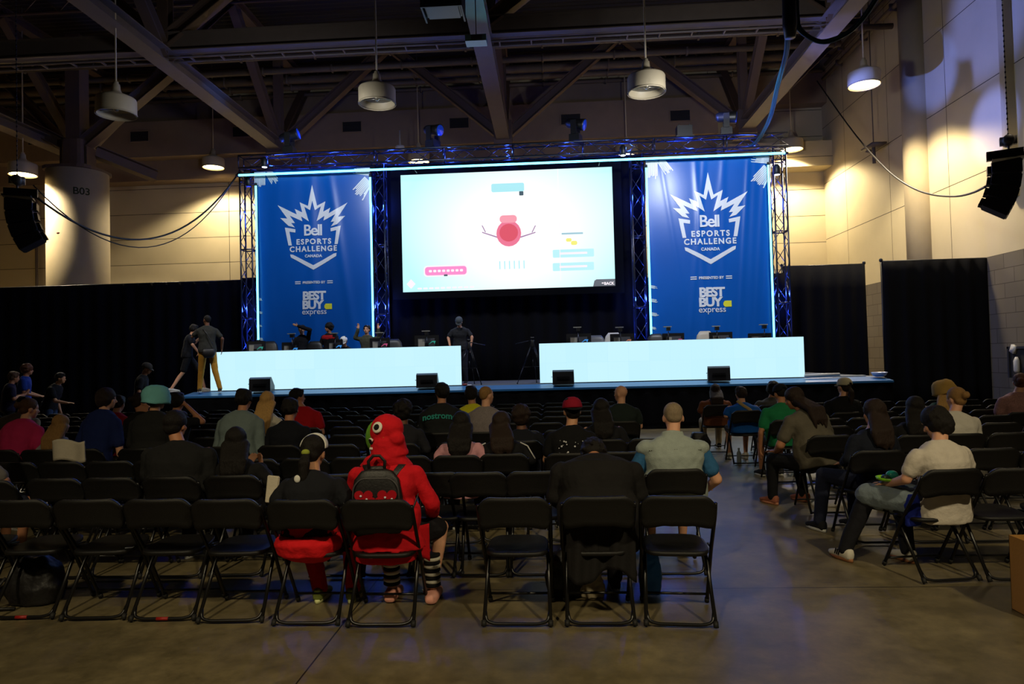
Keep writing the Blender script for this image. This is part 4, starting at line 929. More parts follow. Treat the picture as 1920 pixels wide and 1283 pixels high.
def seat_bm():
    bm = bmesh.new(); out = []
    for k in range(36):
        t = 2 * math.pi * k / 36; c_, s_ = math.cos(t), math.sin(t); e = 2 / 4.2
        x = .205 * math.copysign(abs(c_) ** e, c_); y = .20 * math.copysign(abs(s_) ** e, s_)
        if y > 0: x *= 1 - .08 * y / .2
        out.append((x, y + .235))
    lv = [(.97, .0), (1, .008), (1, .026), (.93, .030), (.6, .018), (.2, .014)]
    rings = []
    for sc, dz in lv: rings.append([bm.verts.new((x * sc, (y - .235) * sc + .235, .425 + dz + .02 * max(0, (y - .235) / .2) * sc)) for x, y in out])
    for A, B in zip(rings, rings[1:]):
        for k in range(36): bm.faces.new((A[k], A[(k + 1) % 36], B[(k + 1) % 36], B[k]))
    bm.faces.new(rings[0][::-1]); bm.faces.new(rings[-1]); return bm
def front_leg_pts(s): return [(s * .226, -.065, BT - .05), (s * .228, -.02, .70), (s * .222, .19, .42), (s * .218, .44, .012)]
def rear_leg_pts(s): return [(s * .195, .30, .40), (s * .20, .235, .36), (s * .212, -.03, .012)]
def make_chair(loc, rz):
    t = empty('folding_chair', loc, rz)
    mkobj('backrest', back_bm(), m_cplast, t); mkobj('seat', seat_bm(), m_cplast, t)
    for s in (-1, 1):
        bm = bmesh.new(); tube(bm, rounded(front_leg_pts(s), .05), .0125, 8); l = mkobj('leg', bm, m_ctube, t)
        bm = bmesh.new(); tube(bm, [front_leg_pts(s)[-1], V(front_leg_pts(s)[-1]) + V((0, -.018, .03))], .0165, 8); mkobj('rubber_foot', bm, m_rubber, l)
        bm = bmesh.new(); tube(bm, rounded(rear_leg_pts(s), .04), .0125, 8); l = mkobj('leg', bm, m_ctube, t)
        bm = bmesh.new(); tube(bm, [rear_leg_pts(s)[-1], V(rear_leg_pts(s)[-1]) + V((0, .02, .03))], .0165, 8); mkobj('rubber_foot', bm, m_rubber, l)
    bm = bmesh.new(); tube(bm, rounded([(-.206, .025, .085), (-.195, -.01, .035), (-.14, -.02, .022), (.14, -.02, .022), (.195, -.01, .035), (.206, .025, .085)], .03), .0105, 8); mkobj('rear_crossbar', bm, m_ctube, t)
    bm = bmesh.new(); tube(bm, [(-.218, .40, .075), (.218, .40, .075)], .009, 8); mkobj('front_crossbar', bm, m_ctube, t)
    bm = bmesh.new()
    for s in (-1, 1):
        tube(bm, [(s * .223, .17, .455), (s * .223, .33, .435)], .009, 6)
    tube(bm, [(-.2, .27, .41), (.2, .27, .41)], .009, 6); mkobj('seat_bracket', bm, m_ctube, t)
    return t
def chair_simple():
    bm = back_bm(); me = bpy.data.meshes.new('x')
    for f in (seat_bm,):
        b2 = f(); b2.to_mesh(me); b2.free(); bm.from_mesh(me)
    for s in (-1, 1): tube(bm, front_leg_pts(s), .0125, 6); tube(bm, rear_leg_pts(s), .0125, 6)
    tube(bm, [(-.2, -.02, .022), (.2, -.02, .022)], .0105, 6); tube(bm, [(-.218, .40, .075), (.218, .40, .075)], .009, 6)
    bpy.data.meshes.remove(me)
    return mkobj('folding_chair', bm, m_cplast)
_c = {}
def place_chair(x, y, rz, label, near, group='black folding chairs of the audience'):
    if near not in _c:
        _c[near] = c = make_chair((x, y, 0), rz) if near else chair_simple(); c.location = (x, y, 0); c.rotation_euler = (0, 0, rz)
    else: c = copy_tree(_c[near]); c.location = (x, y, 0); c.rotation_euler = (0, 0, rz)
    c.name = 'folding_chair'
    tag(c, label, 'chair', group); return c

# ------------------------------------------------------------------ people
def basis(yaw, pitch, roll=0, base=None):
    m = Matrix.Rotation(yaw, 3, 'Z') @ Matrix.Rotation(-pitch, 3, 'X') @ Matrix.Rotation(roll, 3, 'Y')
    return tuple(m @ V(a) for a in ((1, 0, 0), (0, 1, 0), (0, 0, 1)))
def hand(bm, wrist, d, palm_n, s=1.0, side=1, curl=.5, fr=.0088):
    """palm and five fingers; d = direction of the fingers, palm_n = palm normal"""
    d = V(d).normalized(); n = V(palm_n); n = (n - d * n.dot(d)).normalized(); x = d.cross(n) * side
    pc_ = V(wrist) + d * .045 * s
    ell(bm, pc_, (.038 * s, .05 * s, .016 * s), (x, d, n), 10, 7)
    for i, (o_, L_) in enumerate(((-.030, .066), (-.010, .076), (.010, .072), (.029, .056))):
        a = V(wrist) + d * .082 * s + x * o_ * s; dirn = d; L_ *= s
        for k, f in enumerate((.45, .32, .23)):
            dirn = (dirn + n * curl * (.5 + .25 * k)).normalized(); b = a + dirn * L_ * f; caps(bm, a, b, fr * s * (1 - .08 * k), fr * s * (.92 - .08 * k), 8); a = b
    a = V(wrist) + d * .028 * s - x * .028 * s; dd = (d * .75 - x * .75 + n * .3).normalized()
    b = a + dd * .038 * s; caps(bm, a, b, .0125 * s, .0105 * s, 8); dd = (dd + d * .4 + n * .25).normalized(); caps(bm, b, b + dd * .032 * s, .0105 * s, .009 * s, 8)

HAIR = {'black': (26, 22, 20), 'dark': (44, 32, 26), 'brown': (84, 58, 38), 'blond': (206, 160, 96), 'dblond': (150, 112, 66), 'grey': (140, 122, 98), 'auburn': (96, 56, 34), 'green': (110, 160, 50)}
SK = {'l': (216, 160, 128), 'm': (184, 126, 92), 'd': (110, 72, 52), 't': (198, 144, 108)}
def shoe(side, ank, yaw, col, sole, parent, slen=.27, kind='shoe'):
    bm = bmesh.new(); B = basis(yaw, 0); a = V(ank); f = B[1]
    loft(bm, [(a + f * (-.075) + V((0, 0, -.03)), B[0], B[2], .022, .03), (a + f * -.06 + V((0, 0, -.032)), B[0], B[2], .036, .046), (a + f * .02 + V((0, 0, -.035)), B[0], B[2], .040, .045), (a + f * .09 + V((0, 0, -.048)), B[0], B[2], .046, .032), (a + f * .15 + V((0, 0, -.055)), B[0], B[2], .044, .024), (a + f * .185 + V((0, 0, -.058)), B[0], B[2], .026, .016)], 14, 2.6)
    o = mkobj('shoe', bm, col, parent)
    bm = bmesh.new(); pts = []
    for k in range(20):
        t = 2 * math.pi * k / 20; pts.append(a + B[0] * .046 * math.cos(t) * (1 if math.sin(t) > -.2 else .85) + f * (.056 + .14 * math.sin(t)))
    A = [bm.verts.new((p.x, p.y, a.z - .088)) for p in pts]; C = [bm.verts.new((p.x, p.y, a.z - .062)) for p in pts]
    bm.faces.new(A[::-1]); bm.faces.new(C)
    for k in range(20): bm.faces.new((A[k], A[(k + 1) % 20], C[(k + 1) % 20], C[k]))
    mkobj('sole', bm, sole, o); return o

def figure(label, loc, rz=0.0, vox=.012, h=1.0, lean=8, slump=6, twist=0, width=1.0, head=(0, 0, 0), arms=('lap', 'lap'), legs=None, stand=False,
           shirt=(30, 30, 34), sleeve='short', pants=(28, 28, 34), plen='long', hair=('short', 'dark'), sk='m', hat=None, shoes=(40, 40, 44), sole=(200, 200, 196),
           torso=.52, neckf=0.0, hem=0.0, face=False, hd=1.0, headoff=(0, 0, 0), pelvis_z=.53, fem=0.0, arm_scale=1.0, hands=True, shirtmat=None):
    """a person whose origin is on the floor below the hips, facing +Y; returns (object, info)"""
    B0 = basis(0, 0); S_ = skin(SK[sk]); hips = V((0, 0, .95 * h if stand else pelvis_z))
    tl = torso * (h if stand else 1)
    # spine
    sp = []; p = hips.copy(); a = R(lean - slump)
    n = 6
    for i in range(n + 1):
        sp.append((p.copy(), V((0, math.sin(a), math.cos(a))))); p = p + V((0, math.sin(a), math.cos(a))) * tl / n; a += R(slump * 2) / n
    tw = [R(twist) * i / n for i in range(n + 1)]
    def sx(i):
        t_ = sp[i][1]; r_ = V((math.cos(tw[i]), math.sin(tw[i]), 0)); f_ = t_.cross(r_) * -1; f_ = r_.cross(t_) * -1; return sp[i][0], r_, -f_ if f_.y < 0 else f_
    w_ = width
    hw = [.178 + .01 * fem, .165, .150 - .012 * fem, .158 - .006 * fem, .178 - .01 * fem, .182 - .012 * fem, .07]
    hd_ = [.125, .118, .108, .112, .118, .100, .062]
    if w_ > 1.15: hw[1] += .03; hw[2] += .04; hd_[2] += .03; hd_[1] += .03
    def torso_secs(g, top=1.0, bottom=None):
        out = []
        if bottom is not None:
            c_, r_, f_ = sx(0); out.append((c_ - sp[0][1] * bottom, r_, f_, (hw[0] * w_ + g) * .98, hd_[0] * (w_ ** .7) + g))
        for i in range(6):
            c_, r_, f_ = sx(i); out.append((c_, r_, f_, hw[i] * w_ + g, hd_[i] * (w_ ** .7) + g))
        c_, r_, f_ = sx(6); u_ = sp[6][1]
        out.append((c_ - u_ * .052, r_, f_, .160 * w_ + g, .090 + g)); out.append((c_ - u_ * .022, r_, f_, .112 * w_ + g, .078 + g)); out.append((c_ + u_ * .012, r_, f_, .072 + g, .062 + g)); 
        return out
    c5, r5, f5 = sx(5); sh = [c5 - r5 * (.170 * w_) - sp[5][1] * .008, c5 + r5 * (.170 * w_) - sp[5][1] * .008]
    neck0 = sp[6][0]; hy, hp, hr = [R(q) for q in head]
    HB = basis(hy, hp, hr); HB = tuple(V(q) for q in HB)
    hl = R(lean + slump); ndir = V((0, math.sin(hl * .5 + hp * .5), math.cos(hl * .5 + hp * .5)))
    hc = neck0 + ndir * .115 + V((0, .018 + neckf, 0)) + HB[2] * .03 + V(headoff)
    E = lambda x, y, z: hc + HB[0] * x * hd + HB[1] * y * hd + HB[2] * z * hd
    # joints of limbs
    hipj = [sp[0][0] + V((-.088 * w_, .02, -.02)), sp[0][0] + V((.088 * w_, .02, -.02))]
    if legs is None:
        if stand: legs = [((-.11, .03, .50 * h), (-.12, -.01, .09)), ((.11, .03, .50 * h), (.12, -.01, .09))]
        else: legs = [((-.14, .43, .50), (-.13, .44, .09)), ((.14, .43, .50), (.13, .44, .09))]
    ARM = {'lap': (lambda s: (V((s * .26, .04, hips.z + .20)), V((s * .12, .28, hips.z + .12)), (-s * .3, .9, -.1), (0, 0, -1))),
           'phone': (lambda s: (V((s * .24, .06, hips.z + .20)), V((s * .07, .30, hips.z + .28)), (-s * .25, .6, .6), (-s * .6, -.6, .2))),
           'side': (lambda s: (V((s * .25 * w_, .03, sh[0].z - .27)), V((s * .24 * w_, .10, sh[0].z - .50)), (0, .15, -1), (-s, 0, 0))),
           'knee': (lambda s: (V((s * .28, .14, hips.z + .22)), V((s * .17, .36, hips.z + .06)), (0, .8, -.5), (0, 0, -1))),
           'fold': (lambda s: (V((s * .25, .10, hips.z + .22)), V((-s * .06, .26, hips.z + .24)), (-s * 1, .1, 0), (0, -1, 0)))}
    AR = []
    for k, s in ((0, -1), (1, 1)):
        a_ = arms[k]
        AR.append(ARM[a_](s) if isinstance(a_, str) else (V(a_[0]), V(a_[1]), V(a_[2]) if len(a_) > 2 else V((0, 1, 0)), V(a_[3]) if len(a_) > 3 else V((0, 0, -1))))
    q = arm_scale
    # ---- body
    bm = bmesh.new()
    loft(bm, [(c_, r_, f_, a_ - .0, b_ - .0) for c_, r_, f_, a_, b_ in torso_secs(-.022)], 16)
    caps(bm, neck0 - sp[6][1] * .05, hc + HB[1] * -.012 + HB[2] * -.05, .058, .054)
    ell(bm, E(0, -.010, .032), (.075 * hd, .094 * hd, .086 * hd), HB, 18, 12); ell(bm, E(0, .022, -.035), (.060 * hd, .066 * hd, .072 * hd), HB, 14, 10)
    ell(bm, E(0, .062, -.078), (.030 * hd, .026 * hd, .022 * hd), HB, 10, 7)
    caps(bm, E(0, .082, .012), E(0, .102, -.018), .010, .014, 8); ell(bm, E(0, .070, .034), (.052 * hd, .018 * hd, .014 * hd), HB, 10, 7)
    ell(bm, E(0, .082, -.052), (.024 * hd, .012 * hd, .010 * hd), HB, 10, 7)
    for s in (-1, 1): ell(bm, E(s * .077, -.005, -.005), (.012 * hd, .020 * hd, .032 * hd), HB, 10, 7); ell(bm, E(s * .045, .055, -.012), (.022 * hd, .02 * hd, .02 * hd), HB, 8, 6)
    for k, s in ((0, -1), (1, 1)):
        el, wr, hdir, pn = AR[k]
        caps(bm, sh[k], el, .050 * q, .040 * q); caps(bm, el, wr, .041 * q, .027 * q)
        ell(bm, el, (.041 * q, .041 * q, .041 * q))
        if hands: hand(bm, wr, hdir, pn, 1.0, s, .35, max(.0088, vox * .75))
        kn, an = V(legs[k][0]), V(legs[k][1])
        caps(bm, hipj[k], kn, .074, .050); mid = kn.lerp(an, .3) + V((0, -.010, 0)); caps(bm, kn, mid, .047, .049); caps(bm, mid, an, .048, .034)
        fd = V((math.sin(-R(0)), 1, 0)); caps(bm, an + V((0, 0, -.03)), an + V((0, .13, -.055)), .035, .026)
    body = fuse(mkobj('person', bm, S_), vox, 3)
    body.location = loc; body.rotation_euler = (0, 0, rz); tag(body, label, 'person')
    # ---- shirt
    sm = shirtmat or cloth(shirt); bm = bmesh.new(); loft(bm, torso_secs(.010, bottom=.07 + hem), 24)
    for k in (0, 1):
        el, wr = AR[k][0], AR[k][1]; g = .013
        d_ = (el - sh[k]); s0 = sh[k] + V((0, 0, -.012))
        if sleeve == 'long': caps(bm, s0, el, .052 * q + g, .043 * q + g); caps(bm, el, wr - (wr - el).normalized() * .015, .045 * q + g, .032 * q + g)
        elif sleeve == 'short': caps(bm, s0, sh[k] + d_ * .66, .052 * q + g, .052 * q + g)
        else: ell(bm, sh[k], (.05, .05, .05))
    fuse(mkobj('shirt' if sleeve != 'long' else 'long_sleeved_top', bm, sm, body), vox, 4, .024, .13)
    # ---- legs clothing
    if pants is not None:
        bm = bmesh.new(); c_, r_, f_ = sx(0)
        loft(bm, [(c_ - V((0, 0, .10)), r_, f_, .10 * w_, .09), (c_ - V((0, 0, .05)), r_, f_, hw[0] * w_, hd_[0] + .005), (c_ + V((0, 0, .04)), r_, f_, hw[0] * w_ + .004, hd_[0] + .006), (c_ + V((0, 0, .10)), r_, f_, hw[0] * w_ * .95, hd_[0])], 18)
        for k in (0, 1):
            kn, an = V(legs[k][0]), V(legs[k][1])
            if plen == 'short': caps(bm, hipj[k], hipj[k].lerp(kn, .86), .094 * w_ ** .5, .078)
            else:
                caps(bm, hipj[k], kn, .096 * w_ ** .5, .074)
                e_ = an if plen == 'long' else kn.lerp(an, .55)
                caps(bm, kn, e_, .074, .056)
        fuse(mkobj('trousers' if plen != 'short' else 'shorts', bm, cloth(pants), body), vox, 4, .012, .1)
    # ---- shoes
    if shoes is not None:
        for k, s in ((0, -1), (1, 1)): shoe(s, legs[k][1], 0, cloth(shoes), M('sole_%d_%d_%d' % tuple(sole), sole, .7), body)
    # ---- hair
    ht, hcol = hair; hm = hairm(HAIR[hcol]) if hcol else None
    if ht != 'bald':
        bm = bmesh.new(); g = {'buzz': .004, 'short': .012, 'bob': .018, 'long': .016, 'ponytail': .010, 'bun': .010, 'curly': .03, 'top': .016}[ht]
        ell(bm, E(0, -.020, .042), ((.075 + g) * hd, (.088 + g) * hd, (.083 + g) * hd), HB, 18, 12)
        ell(bm, E(0, -.052, -.018 + (.02 if ht == 'buzz' else 0)), ((.062 + g) * hd, (.044 + g) * hd, (.050 + g * .5) * hd), HB, 14, 9)
        if ht == 'short' and g: ell(bm, E(.01, .02, .10), (.06, .06, .03), HB); ell(bm, E(-.03, -.04, .11), (.05, .05, .025), HB)
        if ht == 'top': ell(bm, E(0, .035, .105), (.065, .06, .035), HB)
        if ht == 'bob': ell(bm, E(0, -.028, -.01), (.100, .090, .088), HB, 18, 12); ell(bm, E(0, -.05, -.06), (.078, .056, .050), HB, 14, 9)
        if ht in ('bob', 'short') and not hat:
            rs = random.Random(int(abs(loc[0]) * 91)); zz = .0 if ht == 'short' else -.045
            for i in range(34):
                th = rs.uniform(-3.3, .15); z_ = rs.uniform(zz, .10); k_ = math.sqrt(max(.05, 1 - ((z_ - .03) / .125) ** 2)); a_ = E(math.cos(th) * .086 * k_, -.022 + math.sin(th) * .094 * k_, z_); b_ = E(math.cos(th + .15) * .090 * k_, -.022 + math.sin(th + .15) * .097 * k_, z_ - rs.uniform(.03, .055)); caps(bm, a_, b_, .017, .008, 6)
        if ht == 'curly':
            rs = random.Random(int(abs(loc[0]) * 100))
            for i in range(46):
                th, ph = rs.uniform(0, 6.28), rs.uniform(-.5, 1.4); x_, y_, z_ = math.cos(th) * math.cos(ph), math.sin(th) * math.cos(ph), math.sin(ph)
                if y_ > .35 and z_ < .55: continue
                ell(bm, E(x_ * .098, -.02 + y_ * .108, .035 + z_ * .105), (.026, .026, .026), None, 8, 6)
        if ht == 'long':
            bk = -sx(5)[2]; c5_ = sx(5)[0]; c4_ = sx(4)[0]; c3_ = sx(3)[0]; dpt = hd_[4] * w_ ** .7
            rs = random.Random(int(abs(loc[0]) * 77)); ell(bm, E(0, -.03, -.02), (.096, .082, .09), HB, 18, 12)
            for x_ in (-.075, -.045, -.015, .015, .045, .075):
                p0 = E(x_, -.04 - .02 * (1 - abs(x_) / .08), -.02); q5 = c5_ + bk * (dpt + .012) + V((x_ * 1.15, 0, .04)); q4 = c4_ + bk * (dpt + .018) + V((x_ * 1.05, 0, .01)); q3 = c4_.lerp(c3_, rs.uniform(.3, 1.0)) + bk * (dpt + .012) + V((x_ * .9 + rs.uniform(-.012, .012), 0, 0))
                caps(bm, p0, q5, .042, .034, 8); caps(bm, q5, q4, .034, .028, 8); caps(bm, q4, q3, .028, .010, 8)
        if ht == 'ponytail':
            b0 = E(0, -.105, -.01); ell(bm, b0, (.03, .03, .03)); p1 = b0 + V((0, -.05, -.06)); p2 = p1 + V((-.005, -.01, -.10)); p3 = p2 + V((-.01, .0, -.10)); caps(bm, b0, p1, .028, .040); caps(bm, p1, p2, .042, .038); caps(bm, p2, p3, .036, .018)
        if ht == 'bun': ell(bm, E(0, -.125, .03), (.045, .042, .042), HB)
        fuse(mkobj('hair', bm, hm, body), max(.007, vox * .8), 4, {'curly': .012, 'buzz': 0.0}.get(ht, .012), .03 if ht == 'curly' else .07)
    if hat:
        kind, col = hat[0], cloth(hat[1])
        bm = bmesh.new()
        if kind in ('cap', 'cap_back'):
            prof = [(0.0, .098), (.03, .096), (.06, .084), (.082, .060), (.094, .025), (.097, .0), (.096, -.012)]; rings = []
            for r_, z_ in prof:
                rings.append([bm.verts.new(E(math.cos(t) * r_, -.018 + math.sin(t) * r_ * 1.18, .045 + z_)) for t in [2 * math.pi * k / 24 for k in range(24)]])
            for A, C in zip(rings, rings[1:]):
                for k in range(24):
                    if kind == 'cap' and C is rings[-1] and 16 <= k <= 19: continue
                    if kind == 'cap' and C is rings[-2] and 17 <= k <= 18: continue
                    bm.faces.new((A[k], A[(k + 1) % 24], C[(k + 1) % 24], C[k]))
            bm.faces.new(rings[0]); o = mkobj('cap', bm, col, body); sol = o.modifiers.new('s', 'SOLIDIFY'); sol.thickness = .004
            bm = bmesh.new(); sgn = 1 if kind == 'cap' else -1; L_ = []
            for i in range(13):
                t = math.pi * i / 12; L_.append((math.cos(t) * .085, sgn * (.075 + math.sin(t) * .085)))
            A = [bm.verts.new(E(x_, -.018 + y_, .036 - .35 * max(0, abs(y_) - .09))) for x_, y_ in L_]; C = [bm.verts.new(E(x_, -.018 + y_, .030 - .35 * max(0, abs(y_) - .09))) for x_, y_ in L_]
            bm.faces.new(A); bm.faces.new(C[::-1])
            for i in range(13): bm.faces.new((A[i], C[i], C[(i + 1) % 13], A[(i + 1) % 13]))
            mkobj('cap_brim', bm, cloth(hat[2]) if len(hat) > 2 else col, o)
        elif kind == 'bucket':
            prof = [(0, .130), (.06, .124), (.102, .104), (.130, .066), (.142, .02), (.142, -.02), (.138, -.048), (.142, -.066), (.138, -.070), (.132, -.064), (.122, -.02)]; rings = []
            for r_, z_ in prof: rings.append([bm.verts.new(E(math.cos(t) * r_, -.012 + math.sin(t) * r_ * 1.12, .035 + z_ + .006 * math.sin(3 * t))) for t in [2 * math.pi * k / 28 for k in range(28)]])
            for A, C in zip(rings, rings[1:]):
                for k in range(28): bm.faces.new((A[k], A[(k + 1) % 28], C[(k + 1) % 28], C[k]))
            bm.faces.new(rings[0]); o = mkobj('bucket_hat', bm, col, body); dm = o.modifiers.new('d', 'DISPLACE'); dm.texture = clouds(.09); dm.strength = .034; dm.texture_coords = 'GLOBAL'
    if face:
        for s in (-1, 1):
            bm = bmesh.new(); ell(bm, E(s * .031, .080, .012), (.012, .006, .007), HB, 8, 6); mkobj('eye', bm, M('eye_dark', (30, 22, 18), .3), body)
            bm = bmesh.new(); ell(bm, E(s * .032, .084, .036), (.020, .008, .005), HB, 8, 6); mkobj('eyebrow', bm, hm or M('eye_dark', (30, 22, 18), .3), body)
        bm = bmesh.new(); ell(bm, E(0, .091, -.052), (.022, .006, .006), HB, 8, 6); mkobj('mouth', bm, M('lips', (150, 84, 76), .5), body)
    return body, dict(E=E, HB=HB, sp=sp, sx=sx, hc=hc, sh=sh, AR=AR, hd=hd_, hw=hw, hips=hips, w=w_)
# ------------------------------------------------------------------ audience
ROWS = {}
ORD = ['first', 'second', 'third', 'fourth', 'fifth', 'sixth', 'seventh', 'eighth', 'ninth', 'tenth', 'eleventh', 'twelfth', 'thirteenth', 'fourteenth', 'fifteenth', 'sixteenth', 'seventeenth', 'eighteenth', 'nineteenth', 'twentieth', 'twenty-first', 'twenty-second', 'twenty-third', 'twenty-fourth', 'twenty-fifth', 'twenty-sixth', 'twenty-seventh', 'twenty-eighth']
def sit(label, who, px, top, Yr, cpx=None, extra=0.0, crz=0.0, block='C', dy=0.0, **kw):
    lean = kw.get('lean', 8); Yh = Yr + .24 + dy + .55 * math.sin(R(lean)) + kw.get('neckf', 0)
    p = atY(px, top, Yh); x = atY(cpx, top, Yr).x if cpx else p.x
    hatx = .015 if kw.get('hat') else 0
    base = .53 + .14 * math.cos(R(lean)) + .145 + hatx
    if 'torso' not in kw: kw['torso'] = min(.70, max(.38, (p.z - base) / math.cos(R(lean)) ))
    vox = kw.pop('vox', .009 if Yr < 6 else .012 if Yr < 8 else .016)
    ROWS.setdefault((block, Yr), []).append((x, crz, who))
    bx = (x * .5 + p.x * .5) if cpx else x
    kw.setdefault('headoff', (p.x - bx, 0, 0))
    return figure(label, (bx, Yr + .20 + dy, 0), kw.pop('rz', 0.0), vox, **kw)

# --- nearest row
def on_back(info, i, out=0.0):
    c_, r_, f_ = info['sx'](i); return c_ - f_ * (info['hd'][i] * info['w'] ** .7 + out)
pA, iA = sit('person in black top with low dark ponytail and white hair band, nearest row', 'the person with the ponytail', 588, 812, 4.45, cpx=566, lean=16, slump=12, width=1.05, head=(-5, 16, 4), arms=('lap', 'lap'), shirt=(24, 25, 30), sleeve='short', pants=(190, 24, 30), hair=('ponytail', 'black'), sk='t', shoes=(120, 130, 60), sole=(210, 214, 150), legs=[((-.18, .42, .50), (-.04, .30, .09)), ((.16, .42, .50), (.20, .30, .09))])
E_ = iA['E']
bm = bmesh.new(); pts = [E_(math.cos(t) * .094, -.01 + .0 * math.sin(t), .045 + math.sin(t) * .094) for t in [math.pi * k / 16 for k in range(17)]]
loft(bm, [(p_, V((0, 1, 0)), (p_ - iA['hc']).normalized(), .030, .006) for p_ in pts], 10, 3); mkobj('hair_band', bm, cloth((226, 224, 216)), pA)
bm = bmesh.new(); ell(bm, E_(0, -.125, -.01), (.030, .022, .022)); mkobj('hair_tie', bm, cloth((150, 160, 60)), pA)
bm = bmesh.new(); ell(bm, on_back(iA, 5, .012) + V((-.07, 0, .01)), (.022, .008, .026)); mkobj('shirt_label', bm, cloth((226, 224, 216)), pA)
bm = bmesh.new(); c0 = iA['hips']; loft(bm, [(c0 + V((0, -.02, .03)), (1, 0, 0), (0, 1, 0), .205, .145), (c0 + V((0, -.02, -.02)), (1, 0, 0), (0, 1, 0), .225, .165), (c0 + V((0, -.01, -.10)), (1, 0, 0), (0, 1, 0), .21, .15), (c0 + V((0, .04, -.16)), (1, 0, 0), (0, 1, 0), .12, .10)], 24, 2.4)
fuse(mkobj('red_wrap', bm, cloth((212, 22, 30)), pA), .009, 4, .02, .07)

pB, iB = sit('person in red hooded jumper with a cartoon eye on the hood, nearest row', 'the person in the red hooded jumper', 722, 785, 4.42, cpx=705, dy=.10, torso=.50, lean=4, slump=6, width=1.18, head=(50, 8, 0), arms=(((-.27, .12, .72), (-.15, .34, .66), (.2, .8, -.3), (0, 0, -1)), ((.31, .05, .72), (.26, .32, .58), (-.1, .8, -.4), (0, 0, -1))), shirt=(206, 20, 32), sleeve='long', pants=(26, 24, 28), plen='short', hair=('bob', 'green'), sk='l', hem=.10, shoes=None, legs=[((-.18, .42, .50), (-.03, .24, .10)), ((.33, .30, .50), (.27, .20, .10))], hd=1.1, face=False)
E_ = iB['E']; HBb = iB['HB']; m_red = cloth((206, 20, 32)); m_redc = m_red
bm = bmesh.new(); ell(bm, E_(0, -.030, .045), (.112, .116, .118), HBb, 22, 14); ell(bm, E_(0, -.035, -.045), (.120, .116, .112), HBb, 20, 12); ell(bm, E_(0, -.085, .055), (.085, .085, .085), HBb, 16, 10); ell(bm, E_(0, -.12, -.01), (.06, .06, .055), HBb, 14, 9)
sp6 = iB['sp'][6][0]; loft(bm, [(E_(0, -.03, -.02), (1, 0, 0), (0, 1, 0), .118, .11), (E_(0, -.04, -.10), (1, 0, 0), (0, 1, 0), .130, .115), (sp6 + V((0, -.01, .03)), (1, 0, 0), (0, 1, 0), .13, .11), (sp6 + V((0, 0, -.04)), (1, 0, 0), (0, 1, 0), .19, .10)], 22, 2.3)
bg = bmesh.new(); ell(bg, E_(0, .055, .01), (.104, .075, .125), HBb, 18, 12); mkobj('green_wig_front', bg, cloth((96, 150, 44)), pB)  # green wig peeking out in front of the hood
hood = fuse(mkobj('hood', bm, m_redc, pB), .008, 4, .012, .06)
wv = (V((0, -1, .1))).normalized(); ec = E_(0, -.03, .045) 
sd = -(HBb[0]) if HBb[0].y > 0 else HBb[0]
eb = (V((-.33, -.90, .30))).normalized(); cx_, cy_ = frame_of(eb)
for r_, col, o_ in ((.040, (232, 226, 214), .0), (.022, (20, 20, 22), .008)):
    bm = bmesh.new(); c_ = ec + eb * (.117 + o_); ell(bm, c_, (r_, r_, .012), (cx_, cy_, eb), 18, 8); mkobj('hood_eye' if o_ == 0 else 'hood_pupil', bm, cloth(col), hood)
bm = bmesh.new()
md = (V((-.74, -.60, -.62))).normalized(); mx_, my_ = frame_of(md); ell(bm, ec + md * .134, (.026, .034, .012), (mx_, my_, md), 14, 7); mkobj('hood_mouth', bm, cloth((24, 18, 20)), hood)
for a_, b_ in ((-.028, .03), (-.008, .034), (.012, .03), (-.02, -.032), (.006, -.034)):
    bm = bmesh.new(); c_ = ec + md * .145 + mx_ * a_ + V((0, 0, b_)); caps(bm, c_, c_ + V((0, 0, -.008 if b_ > 0 else .008)), .0075, .004, 8); mkobj('hood_tooth', bm, cloth((232, 226, 214)), hood)
# flared hem of the jumper, leg warmers and clogs
bm = bmesh.new(); c0 = iB['hips']; loft(bm, [(c0 + V((0, 0, .12)), (1, 0, 0), (0, 1, 0), .19, .135), (c0 + V((0, -.02, .0)), (1, 0, 0), (0, 1, 0), .235, .17), (c0 + V((.02, -.03, -.075)), (1, 0, 0), (0, 1, 0), .255, .17), (c0 + V((.02, -.03, -.085)), (1, 0, 0), (0, 1, 0), .25, .165), (c0 + V((0, -.0, .02)), (1, 0, 0), (0, 1, 0), .15, .1)], 26, 2.4); fuse(mkobj('jumper_hem', bm, m_redc, pB), .009, 3, .02, .08)
bm = bmesh.new(); sheet(bm, lambda u, v: V((.18 + .10 * u, -.06 + .12 * u, .58 - .16 * v - .10 * u * v)), 8, 8, .012); mkobj('jumper_flap', bm, m_redc, pB)
for k, (ax, ay) in enumerate(((-.03, .24), (.27, .20))):
    for j in range(9):
        bm = bmesh.new(); z = .12 + j * .026; lathe(bm, [(.050, z - .013), (.060, z - .006), (.060, z + .006), (.050, z + .013)], 18, (ax, ay, 0)); mkobj('leg_warmer_band', bm, cloth((214, 208, 190) if j % 2 else (22, 22, 24)), pB)
    bm = bmesh.new(); loft(bm, [((ax, ay - .09, .03), (1, 0, 0), (0, 0, 1), .030, .02), ((ax, ay - .07, .045), (1, 0, 0), (0, 0, 1), .045, .042), ((ax, ay + .05, .045), (1, 0, 0), (0, 0, 1), .050, .045), ((ax, ay + .14, .035), (1, 0, 0), (0, 0, 1), .052, .033), ((ax, ay + .19, .025), (1, 0, 0), (0, 0, 1), .03, .02)], 16, 3); mkobj('clog', bm, M('clog_pink', (226, 158, 140), .5), pB)
